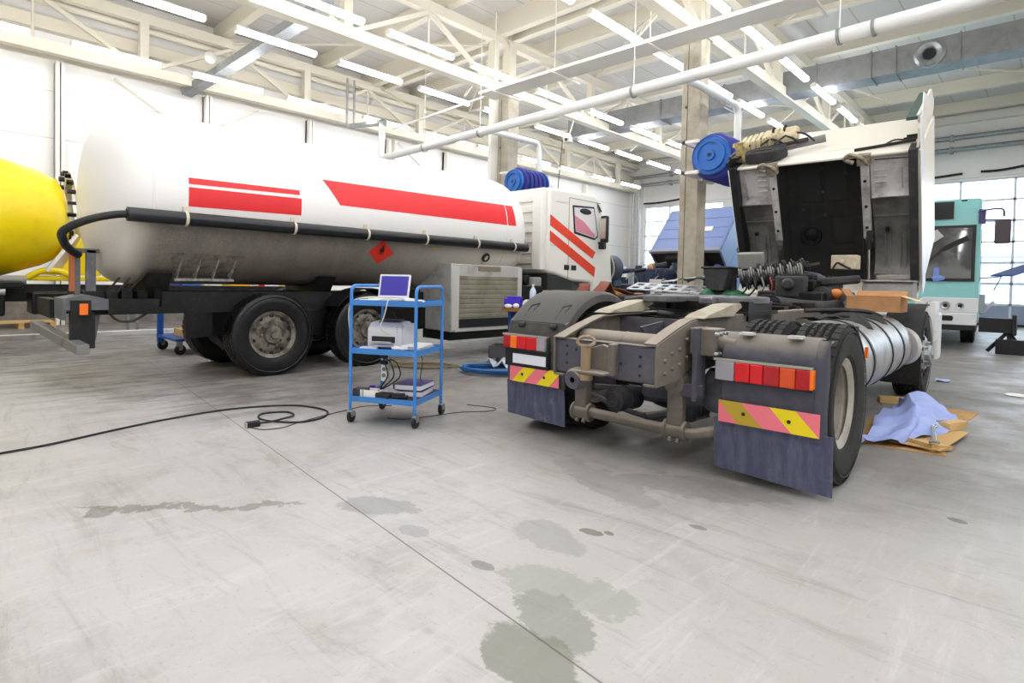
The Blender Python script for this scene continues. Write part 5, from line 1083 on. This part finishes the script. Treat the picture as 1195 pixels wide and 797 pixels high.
# bottom shelf
B = on_trolley('cardboard_tray', 'small white carton at the front of the bottom trolley shelf', 'box', -.14, -.20, 0, 0)
MB().bx(-.09, .09, -.05, .05, 0, .004).bx(-.09, .09, -.05, -.046, 0, .065).bx(-.09, .09, .046, .05, 0, .065).bx(-.09, -.086, -.05, .05, 0, .065).bx(.086, .09, -.05, .05, 0, .065).build('carton', M_paper, B); MB().bx(-.08, .08, -.04, .04, .03, .05).build('contents', mat('packed_cloth', '#d7c9c2', .9), B)
o = MB().bx(-.06, .06, -.05, .05, 0, .07).build('dark_grey_box', mat('dark_box', '#3c3d42', .6), None, bevel=.008); o.location = TP(-.245, -.20, SH[0]+.002); o.rotation_euler = (0, 0, R(TRZ)); tag(o, 'dark grey box in the front left corner of the bottom trolley shelf', 'box')
o = MB().ell((0, 0, .035), (.055, .05, .035)).cyl((0, 0, .06), (0, 0, .075), .025, n=12).build('purple_tape_dispenser', mat('violet_plastic', '#4b35a8', .4), None); o.location = TP(-.20, -.09, SH[0]+.002); tag(o, 'violet plastic roll behind the grey box on the bottom trolley shelf', 'roll')
for k, (x, y, z, rz, c, lab) in enumerate(((.14, .06, 0, 6, '#4a3d86', 'lower binder with a purple cover on the bottom trolley shelf'), (.14, .065, .055, 2, '#3e3578', 'upper purple-topped binder on the bottom trolley shelf'))):
    D = on_trolley('ring_binder', lab, 'binder', x, y, 0, rz); D.location.z += z
    MB().bx(-.13, .13, -.16, .16, .0, .004).bx(-.13, .13, -.16, .16, .046, .05).bx(-.134, -.128, -.16, .16, 0, .05).build('cover', mat('binder_violet_%d' % k, c, .5), D)
    MB().bx(-.12, .125, -.155, .155, .005, .045).build('pages', M_paper, D)
for k, (x, y, rz, w, lab) in enumerate(((-.02, -.14, 40, .26, 'clear folded plastic bag in front of the binders on the bottom shelf'), (-.06, .05, 10, .2, 'crumpled pale bag behind the carton on the bottom shelf'))):
    rnd = random.Random(k); o = MB().sheet([[(w*(i/7-.5), .16*(j/6-.5), .03+.05*math.sin(PI*i/7)*math.sin(PI*j/6)+rnd.uniform(-.015, .015)) for j in range(7)] for i in range(8)], .004).build('plastic_bag', mat('pale_bag_%d' % k, ('#b9b7b8', '#e3cfc4')[k], .35), None); o.location = TP(x, y, SH[0]-.01); o.rotation_euler = (0, 0, R(rz)); tag(o, lab, 'bag')
o = MB().bx(-.1, .1, -.035, .035, 0, .03).cyl((-.1, 0, .03), (.08, 0, .035), .018, n=12).build('hand_torch', M_black, None, bevel=.006); o.location = TP(.1, -.21, SH[0]+.002); o.rotation_euler = (0, 0, R(TRZ+12)); tag(o, 'black hand tool at the front right of the bottom trolley shelf', 'tool')
o = MB().bx(-.07, .07, -.05, .05, 0, .05).build('black_case', M_black, None, bevel=.01); o.location = TP(0, -.225, SH[0]+.002); o.rotation_euler = (0, 0, R(TRZ-5)); tag(o, 'small black case next to the white carton on the bottom shelf', 'case')
o = MB().ell((0, 0, .03), (.03, .03, .03)).cyl((0, 0, .05), (.01, 0, .075), .012, n=8).build('glue_bottle', mat('yellow_white_plastic', '#e9dc9a', .5), None); o.location = TP(-.12, -.05, SH[0]+.002); tag(o, 'yellow-white bottle behind the white carton on the bottom shelf', 'bottle')

# ------------------------------------------------------------------ leads on the floor
EC = thing('extension_lead', 'black extension lead snaking over the floor from the left edge to its socket', 'cord', (-5.2, 1.4, 0))
MB().tube(smooth([(-5.15, -.4, .009), (-5.19, .1, .009), (-5.22, .42, .009), (-5.27, .71, .009), (-5.44, 1.17, .009), (-5.55, 1.57, .009), (-5.59, 2.09, .009), (-5.38, 2.57, .009), (-5.0, 2.71, .009), (-4.75, 2.58, .009), (-4.70, 2.34, .009), (-4.86, 2.17, .012), (-5.05, 2.12, .012), (-5.22, 2.22, .009), (-5.15, 2.41, .009), (-4.98, 2.40, .009), (-4.86, 2.25, .024), (-4.84, 2.12, .02), (-4.845, 2.04, .022)], 8), .0085, 8).build('lead', M_ck, EC, world=True)
MB().box((-4.838, 1.975, .025), (.05, .12, .05), (0, 0, -8)).build('socket', M_black, EC, world=True, bevel=.012)
MB().box((-4.828, 1.918, .025), (.046, .012, .046), (0, 0, -8)).build('socket_face', mat('socket_cream', '#b7ab8d', .5), EC, world=True, bevel=.003)
cable('thin_lead', 'thin dark lead running from the extension socket towards the trolley', [(-4.8, 1.95, .005), (-4.68, 2.0, .005), (-4.64, 2.14, .005), (-4.70, 2.285, .005), (-4.79, 2.55, .005), (-4.87, 2.88, .005), (-4.9, 3.1, .005), (-4.75, 3.3, .005)], .0045, mat('thin_lead_brown', '#4b4338', .6))
cable('floor_lead', 'thin pale lead curling on the floor right of the trolley castors', [(-4.35, 2.98, .004), (-4.2, 3.1, .004), (-4.1, 3.6, .004), (-3.95, 3.85, .004), (-4.0, 4.0, .004), (-4.3, 3.9, .004)], .004, mat('thin_lead_brown', '#4b4338'))

# ------------------------------------------------------------------ cardboard, cloth and spanners right of the truck
def slab(name, lab, cat, c, d, rz, m, z=.0, tilt=0):
    o = MB().box((0, 0, d[2]/2), d).build(name, m, None, bevel=.001); o.location = (c[0], c[1], z); o.rotation_euler = (R(tilt), 0, R(rz)); return tag(o, lab, cat)
slab('cardboard_sheet', 'flat brown cardboard sheet on the floor nearest the rear truck wheel', 'cardboard', (-.93, 5.95, 0), (.55, 1.15, .008), 10, M_card)
slab('cardboard_sheet', 'flat brown cardboard sheet poking out behind the blue cloth', 'cardboard', (-.88, 7.1, 0), (.62, 1.1, .008), -4, M_card, .0)
slab('cardboard_sheet', 'upper cardboard flap carrying the spanners by the blue cloth', 'cardboard', (-.72, 5.9, 0), (.34, .9, .008), -6, mat('pale_cardboard', '#c8a56c', .9), .03, 0)
MB_ = MB().prism([(0, 0), (.22, 0), (.22, .03), (.0, .06)], 'y', -.10, .10)
o = MB_.build('wood_offcut', M_wood, None, bevel=.003); o.location = (-.74, 5.50, .010); o.rotation_euler = (0, 0, R(60)); tag(o, 'pine wood wedge at the front of the cardboard under the spanner', 'wood')
for k, (x, y, rz, lab) in enumerate(((-1.28, 7.55, 30, 'short pine block beyond the blue cloth'), (-.62, 6.35, 70, 'short pine block right of the blue cloth'))):
    o = MB().box((0, 0, .035), (.28, .09, .07)).build('wood_block', M_wood, None, bevel=.004); o.location = (x, y, .04 if k else .0); o.rotation_euler = (0, 0, R(rz)); tag(o, lab, 'wood')
rnd = random.Random(11)
A0, A1 = V(-.98, 5.35, 0), V(-.98, 7.35, 0)
g = []
for i in range(27):
    u = i/26; row = []
    for j in range(15):
        v = j/14-.5; wd = .34+.14*math.sin(PI*u*.9)
        x = -1.0+.12*math.sin(u*3.2+.3)+v*wd+.05*math.sin(v*9+u*6); y = 5.35+1.95*u+.12*math.sin(v*3.1)
        z = .05+.20*math.exp(-((u-.72)/.30)**2-(v/.36)**2)+.10*math.exp(-((u-.25)/.18)**2-((v-.12)/.22)**2)+.022*math.sin(v*17+u*7)+.018*math.sin(u*26-v*5)
        row.append((x, y, max(.042, z)))
    g.append(row)
o = MB().sheet(g, -.006).build('blue_cloth', mat('pale_blue_cloth', '#a9b8ea', .9, 0, '#9aabe2', 5, .4, .7, .2, 60), None, ang=75, loc=(-1, 6, 0)); tag(o, 'crumpled pale blue cloth lying on the cardboard beside the truck wheel', 'cloth')
def spanner(x, y, z, rz, L, lab):
    t = thing('spanner', lab, 'spanner', (x, y, z), rz); b = MB().bx(-.014, .014, -L/2, L/2, 0, .012)
    b.build('shaft', M_chrome, t, bevel=.003)
    ring = [(.030*math.cos(R(a)), L/2+.02+.030*math.sin(R(a)), .006) for a in range(0, 360, 24)]; MB().tube(ring, .010, 6, True).build('ring_end', M_chrome, t)
    MB().prism([(-.03, -L/2), (-.036, -L/2-.05), (-.018, -L/2-.065), (-.014, -L/2-.03), (.014, -L/2-.03), (.018, -L/2-.065), (.036, -L/2-.05), (.03, -L/2)], 'z', 0, .013).build('open_jaw', M_chrome, t)
    return t
spanner(-.69, 5.80, .082, 8, .62, 'long steel spanner lying on the cardboard right of the blue cloth')
spanner(-.72, 6.35, .09, -50, .4, 'shorter steel spanner tucked half under the blue cloth')
o = MB().sheet([[(-.08+.16*i/4, -.10+.2*j/4, .012+.02*math.sin(i*2.1+j*1.3)**2) for j in range(5)] for i in range(5)], .004).build('rag', mat('blue_rag', '#b4c4ea', .9), None); o.location = (-1.1, 9.9, 0); tag(o, 'small pale blue rag on the floor beside the front truck wheel', 'rag')
o = MB().lathe([(0, .0), (.10, .0), (.11, .01), (.09, .02), (0, .022)], (0, 0, 0), (0, 0, 1), 28).build('white_disc', M_paper, None); o.location = (-.31, 9.28, 0); tag(o, 'flat round white lid on the floor at the right edge', 'lid')

# ------------------------------------------------------------------ cardboard box on the truck tank
CX = thing('cardboard_box', 'open brown cardboard box standing on the silver fuel tank', 'box', (-.94-.40*math.cos(R(1))-3.62*math.sin(R(1)), 3.62+3.62*math.cos(R(1))-.42*math.sin(R(1)), 1.025), 1)
M_card2 = mat('box_cardboard', '#b98a5e', .9, 0, '#a87b52', 5, .4, .7)
MB().bx(-.25, .25, -.2, .2, 0, .006).build('base', M_card2, CX)
for a, b_, c_, d_ in ((-.25, .25, -.2, -.195), (-.25, .25, .195, .2), (-.25, -.245, -.2, .2), (.245, .25, -.2, .2)): MB().bx(a, b_, c_, d_, 0, .16).build('side', M_card2, CX)
MB().box((.32, -.05, .145), (.16, .26, .006), (0, 18, 0)).build('flap', mat('flap_cardboard', '#dcbf85', .9), CX); MB().box((.0, .24, .19), (.48, .10, .006), (35, 0, 0)).build('flap', M_card2, CX); MB().box((-.28, 0, .195), (.006, .36, .10), (0, -35, 0)).build('flap', M_card2, CX)

# ------------------------------------------------------------------ work bench and the things on it
WB = thing('workbench', 'blue-legged workbench with a wooden top behind the left mudguard', 'workbench', (-5.5, 7.4, 0))
MB().bx(-5.9, -5.05, 6.0, 9.2, .83, .88).build('top', mat('bench_wood', '#a8763f', .6, 0, '#8d602f', 3, .4, .7, stretch=(8, 1, 8)), WB, world=True, bevel=.004)
for x in (-5.82, -5.15):
    for y in (6.12, 9.05): MB().bx(x-.03, x+.03, y-.03, y+.03, 0, .83).build('leg', mat('bench_blue', '#1e4f9a', .45), WB, world=True)
MB().bx(-5.82, -5.76, 6.1, 9.1, .72, .82).bx(-5.2, -5.14, 6.1, 9.1, .72, .82).build('rail', mat('bench_blue', '#1e4f9a'), WB, world=True)
def bench(name, lab, cat, b, m, x, y, rz=0, z=.88, bevel=0):
    o = b.build(name, m, None, bevel=bevel); o.location = (x, y, z); o.rotation_euler = (0, 0, R(rz)); return tag(o, lab, cat)
PB = thing('parts_box', 'violet plastic box at the left end of the workbench', 'box', (-5.78, 6.12, .88), 30)
MB().bx(-.12, .12, -.09, .09, 0, .14).bx(-.07, .12, -.09, .09, .14, .17).build('box', mat('violet_box', '#3a22c0', .4), PB, bevel=.008)
MB().ell((-.05, -.11, .03), (.06, .03, .03)).ell((.07, -.11, .035), (.05, .03, .035)).build('white_trim', M_paper, PB)
bench('gauge', 'round dial gauge with a white face on the workbench beside the violet box', 'gauge', MB().lathe([(0, 0), (.06, 0), (.065, .01), (.065, .05), (0, .05)], (0, 0, .07), (.5, -.8, 0), 22), M_paper, -5.48, 6.1)
bench('black_tool', 'black tool with a knob on the bench edge near the gauge', 'tool', MB().bx(-.12, .1, -.05, .05, 0, .08).cyl((0, 0, .08), (0, 0, .12), .03, n=12), M_black, -5.30, 6.40, 20, bevel=.01)
bt = thing('bottle', 'clear plastic bottle with a blue tint standing on the workbench', 'bottle', (-5.6, 6.35, .88))
MB().lathe([(0, 0), (.045, 0), (.05, .01), (.05, .24), (.035, .28), (.016, .31), (.016, .33), (0, .33)], (0, 0, 0), (0, 0, 1), 20).build('body', mat('bottle_plastic', '#c5d2e4', .15), bt); MB().cyl((0, 0, .33), (0, 0, .355), .018, n=12).build('cap', M_paper, bt)
bench('timber_plank', 'short pale timber plank leaning just above the left mudguard', 'timber', MB().box((0, 0, .06), (.5, .14, .05)).bx(-.2, .2, -.05, .05, 0, .035), mat('pale_timber', '#cbb483', .7, 0, '#b59a66', 3, .4, .7), -5.3, 6.62, 60, z=1.062)
bench('grease_drum', 'squat dark drum at the front left corner of the workbench', 'drum', MB().lathe([(0, 0), (.13, 0), (.14, .02), (.14, .08), (.13, .12), (0, .12)], (0, 0, 0), (0, 0, 1), 20), M_dark, -5.25, 6.15)
tag(MB().bx(-.33, .33, -1.2, 1.2, 0, .16).bx(-.34, .34, -1.21, 1.21, .15, .18).build('drawer_chest', M_plastd, None, bevel=.006), 'long dark flat chest on the workbench under the red-brown straps', 'chest').location = (-5.48, 7.75, .88)
M_belt = mat('red_brown_leather', '#8a4a38', .6, 0, '#6e3a2c', 5, .4, .7)
for k, (x, y, r_, lab) in enumerate(((-5.5, 7.45, .16, 'smaller red-brown strap coil at the back of the workbench'), (-5.25, 7.55, .2, 'large red-brown strap coil arching over the workbench'))):
    pts = [(x+.05*math.sin(i*.8), y-.5*r_+(i/9)*1.6*r_+.3*k*i/9, 1.075+r_*1.0*math.sin(PI*min(1, i/7))) for i in range(10)]
    g = [[V(p)+V(-.10+.2*j/3, 0, .01*math.sin(j+i)) for j in range(4)] for i, p in enumerate(smooth(pts, 2))]
    o = MB().sheet(g, .02).build('leather_strap', M_belt, None, loc=(x, y, .88)); tag(o, lab, 'strap')
o = MB().sheet([[(-.5+.9*i/8, -.11+.22*j/3, .05+.05*math.sin(i*.7)) for j in range(4)] for i in range(9)], .02).build('leather_strap', M_belt, None); o.location = (-5.3, 8.3, 1.10); o.rotation_euler = (0, 0, R(75)); tag(o, 'flat red-brown strap trailing to the right end of the workbench', 'strap')
bench('wooden_crate_board', 'pine boards stacked behind the red-brown straps', 'timber', MB().box((0, 0, .03), (.6, .2, .06)).box((.02, .02, .09), (.5, .16, .05), (0, 0, 12)), M_wood, -5.62, 8.3, 80, z=1.062)
bench('dark_bracket', 'dark metal bracket lying over the pine boards on the bench', 'bracket', MB().box((0, 0, .02), (.5, .06, .03), (0, 0, 15)).box((.1, .05, .03), (.4, .05, .03), (0, 0, -25)), M_oily, -5.62, 8.35, 70, z=1.182)
# perforated white plate
pg = MB()
for i in range(9):
    for e in (0, 1): pass
PLx, PLy = 1.5, .5
b = MB().bx(-PLx/2, PLx/2, -PLy/2, -PLy/2+.05, 0, .02).bx(-PLx/2, PLx/2, PLy/2-.05, PLy/2, 0, .02)
for i in range(7): xx = -PLx/2+PLx*i/6; b.bx(max(-PLx/2, xx-.045), min(PLx/2, xx+.045), -PLy/2, PLy/2, 0, .02)
b.bx(-PLx/2, PLx/2, -.03, .03, 0, .02)
PT = thing('parts_table', 'low dark stand behind the fifth wheel carrying the white slotted plate', 'stand', (-5.0, 9.7, 0))
MB().bx(-5.95, -4.4, 9.45, 10.2, 1.0, 1.06).build('top', M_plastd, PT, world=True)
for x in (-5.9, -4.45):
    for y in (9.5, 10.15): MB().bx(x-.03, x+.03, y-.03, y+.03, 0, 1.0).build('leg', M_dark, PT, world=True)
o = b.build('slotted_plate', mat('white_perforated_plate', '#e3e6ec', .45), None); o.location = (-5.2, 9.72, 1.20); o.rotation_euler = (R(14), R(2), R(6)); tag(o, 'white slotted plate with large holes lying behind the fifth wheel', 'plate')
o = MB().bx(-.3, .3, -.1, .1, 0, .06).build('plate_support', M_dark, None, bevel=.01); o.location = (-5.2, 9.80, 1.06); tag(o, 'dark support block under the white slotted plate', 'block')
o = MB().cyl((-.5, 0, .05), (.7, .2, .22), .014, n=8).build('white_rod', M_paper, None); o.location = (-4.9, 9.8, 1.27); tag(o, 'thin white rod resting on the slotted plate', 'rod')
o = MB().box((0, 0, .16), (.24, .03, .30), (10, 0, 0)).bx(-.1, .1, -.06, .06, 0, .02).build('paper_sign', M_paper, None); o.location = (-5.7, 10.1, 1.06); tag(o, 'blank white sheet standing behind the slotted plate', 'sheet')
g = [[(-.4+.8*i/8, -.2+.4*j/5, .03+.05*math.sin(i*1.7+j)*math.sin(j*.9)**2+.04*math.sin(PI*i/8)) for j in range(6)] for i in range(9)]
o = MB().sheet(g, .01).build('green_netting', mat('dark_green_net', '#3b4a3f', .8), None); o.location = (-4.55, 9.75, 1.33); tag(o, 'dark green netting heaped at the right of the slotted plate', 'netting')

# ------------------------------------------------------------------ floor items between the tanker and the truck
TB_ = thing('tool_case', 'dark grey open tool case on small castors beside the blue hose coil', 'tool case', (-6.2, 6.55, 0), 28)
MB().bx(-.32, .32, -.2, .2, .07, .09).bx(-.32, .32, -.2, -.18, .07, .26).bx(-.32, .32, .18, .2, .07, .26).bx(-.32, -.3, -.2, .2, .07, .26).bx(.3, .32, -.2, .2, .07, .26).build('case', mat('case_grey', '#55565a', .6), TB_, bevel=.004)
MB().bx(-.28, .25, -.16, .16, .09, .2).build('contents', M_oily, TB_, bevel=.02)
for x in (-.28, .28):
    for y in (-.18, .18): MB().lathe([(0, -.015), (.035, -.015), (.035, .015), (0, .015)], (x, y, .035), (1, 0, 0), 14).build('castor', M_black, TB_)
pts = []
for i in range(7*16):
    q = 2*PI*i/16; r_ = .40+.045*math.sin(i*.37)+.03*math.sin(i*.91); pts.append((r_*math.cos(q)*1.25, r_*math.sin(q)*.75, .02+.010*(i//16)+.012*abs(math.sin(i*.53))))
o = MB().tube(pts, .014, 7).build('air_hose', mat('blue_hose', '#2f6fb0', .4), None); o.location = (-5.5, 5.62, 0); o.rotation_euler = (0, 0, R(40)); tag(o, 'coiled blue air hose on the floor by the workbench leg', 'hose')
g = [[(-.25+.5*i/6, -.14+.28*j/5, .1+.06*math.sin(i*2+j)+.03*math.sin(j*3)) for j in range(6)] for i in range(7)]
o = MB().sheet(g, .006).build('plastic_sheet', mat('clear_wrap', '#c9d3dc', .25), None); o.location = (-5.5, 5.68, .03); tag(o, 'crumpled clear wrap lying in the blue hose coil', 'wrap')
pts = []
for i in range(6*14):
    q = 2*PI*i/14; r_ = .30+.06*math.sin(i*.41)+.05*math.sin(i*.77); pts.append((r_*math.cos(q)*1.5, r_*math.sin(q)*.7, .01+.006*(i//14)+.008*abs(math.sin(i*.6))))
o = MB().tube(pts, .007, 6).build('rope', mat('dirty_rope', '#8a7c60', .9), None); o.location = (-6.6, 5.15, 0); o.rotation_euler = (0, 0, R(40)); tag(o, 'tangle of dirty beige rope on the floor left of the blue hose', 'rope')

# ------------------------------------------------------------------ things beyond the tanker
BC = thing('parts_cart', 'low blue cart on castors seen under the tail of the white tank lorry', 'cart', (-10.4, 3.1, 0))
MB().bx(-10.9, -9.9, 2.85, 3.9, .22, .26).build('deck', mat('cart_blue', '#1f55a8', .4), BC, world=True)
for x in (-10.85, -9.95):
    if x < -10.5: MB().bx(x-.04, x+.04, 2.85, 2.93, .12, .9).build('post', mat('cart_blue', '#1f55a8'), BC, world=True)
    for y in (2.9, 3.8): MB().lathe([(0, -.025), (.08, -.025), (.085, 0), (.08, .025), (0, .025)], (x, y+.03, .085), (1, .3, 0), 18).build('castor', M_black, BC, world=True); MB().bx(x-.035, x+.035, y-.02, y+.06, .08, .22).build('castor_fork', M_galv, BC, world=True)
o = MB().bx(-.3, .3, -.35, .35, 0, .12).build('wooden_block', M_wood, None, bevel=.005); o.location = (-10.25, 3.36, .265); tag(o, 'wooden block lying on the low blue cart', 'wood')
o = MB().sheet([[(-.25+.5*i/5, -.2+.4*j/4, .03+.05*math.sin(i*1.9+j*1.2)**2) for j in range(5)] for i in range(6)], .006).build('grey_rag', mat('grey_rag', '#b5aea2', .9), None); o.location = (-10.25, 3.3, .395); tag(o, 'grey rag on the wooden block of the low blue cart', 'rag')
def pallet(x, y, rz, lab):
    t = thing('pallet', lab, 'pallet', (x, y, 0), rz)
    for k in range(5): MB().bx(-.6, .6, -.4+.175*k, -.3+.175*k, .12, .142).build('deck_board', M_wood, t)
    for xx in (-.55, 0, .55): MB().bx(xx-.05, xx+.05, -.4, .4, .022, .12).build('bearer', M_wood, t); MB().bx(xx-.05, xx+.05, -.4, .4, 0, .022).build('bottom_board', M_wood, t)
    return t
pallet(-16.9, 1.7, 90, 'pine pallet on the floor against the left wall under the mixer')
BX = thing('blue_crate', 'blue crate stack seen between the tank and chassis of the white lorry', 'crate', (-14.8, 4.1, 0))
MB().bx(-15.2, -14.4, 3.35, 4.95, .93, .98).build('rack_board', mat('grey_rack', '#8f9196', .5), BX, world=True, bevel=.01)
for x in (-15.17, -14.43):
    for y in (3.40, 4.9): MB().bx(x-.025, x+.025, y-.025, y+.025, 0, .93).build('rack_leg', mat('grey_rack', '#8f9196'), BX, world=True)
for k in range(3): MB().bx(-15.1, -14.45, 3.4+.44*k, 3.8+.44*k, .98, 1.14).build('bin', mat('bin_blue_%d' % (k % 2), ('#2f6fc4', '#3a3f9a')[k % 2], .45), BX, world=True, bevel=.01)
for k, (y, c, lab) in enumerate(((6.3, '#e8b21c', 'yellow canister seen in the gap under the tank, leftmost of three'), (7.1, '#d9d6d0', 'white canister with a red band in the gap under the tank'), (7.9, '#e8c84a', 'pale yellow canister in the gap under the tank, right of the white one'))):
    t = thing('canister', lab, 'canister', (-16.6, y, .85)); MB().bx(-.25, .25, -.3, .3, 0, .34).build('body', mat('canister_%d' % k, c, .4), t, bevel=.03); MB().cyl((.1, 0, .34), (.1, 0, .40), .05, n=12).build('cap', M_redl if k == 1 else M_black, t)
    if k == 1: MB().bx(.25, .256, -.3, -.12, .05, .3).build('red_band', M_redl, t)
SHF = thing('wall_shelf', 'grey steel shelf along the left wall behind the tank lorry', 'shelf', (-16.8, 7.2, 0))
MB().bx(-17.3, -16.3, 5.8, 8.8, .80, .85).build('board', M_galv, SHF, world=True)
for x in (-17.25, -16.35):
    for y in (5.85, 8.75): MB().bx(x-.03, x+.03, y-.03, y+.03, 0, .8).build('leg', M_dark, SHF, world=True)

# ------------------------------------------------------------------ hose reels on the columns
def reel(loc, s, lab):
    t = thing('hose_reel', lab, 'hose reel', loc); M_rb = mat('reel_blue', '#1b64b6', .4); M_hs = mat('reel_hose_violet', '#262e8c', .5)
    MB().lathe([(0, -.06), (.10, -.06), (.11, -.02), (.26, -.02), (.25, -.05), (.30, -.05), (.31, .0), (.36, .0), (.375, -.02), (.385, .0), (.385, .05), (0, .05)], (0, 0, 0), (0, 1, 0), 40).build('flange', M_rb, t)
    MB().cyl((0, -.075, 0), (0, -.06, 0), .035, n=16).build('hub', M_black, t)
    b = MB()
    for k in range(5): b.lathe([(.36, .10+.2*k), (.44, .12+.2*k), (.47, .18+.2*k), (.44, .24+.2*k), (.36, .27+.2*k)], (0, 0, 0), (0, 1, 0), 36)
    b.lathe([(.36, .05), (.36, 1.15)], (0, 0, 0), (0, 1, 0), 30); b.build('wound_hose', M_hs, t)
    MB().lathe([(0, 1.1), (.47, 1.1), (.47, 1.16), (0, 1.16)], (0, 0, 0), (0, 1, 0), 36).build('flange', M_rb, t)
    MB().bx(-.52, -.44, .62, 1.2, -.36, .36).build('wall_mount', M_white, t)
    for z in (.27, -.34): MB().bx(-.54, -.2, -.12, -.06, z, z+.06).bx(-.54, -.48, -.12, .7, z, z+.06).build('wall_bracket', M_white, t)
    t.scale = (s, s, s); return t
reel((-4.75, 10.3, 3.70), .95, 'large blue hose reel mounted on the right of the near concrete column')
reel((-10.31, 10.83, 3.86), .85, 'blue hose reel half hidden behind the tanker cab roof')
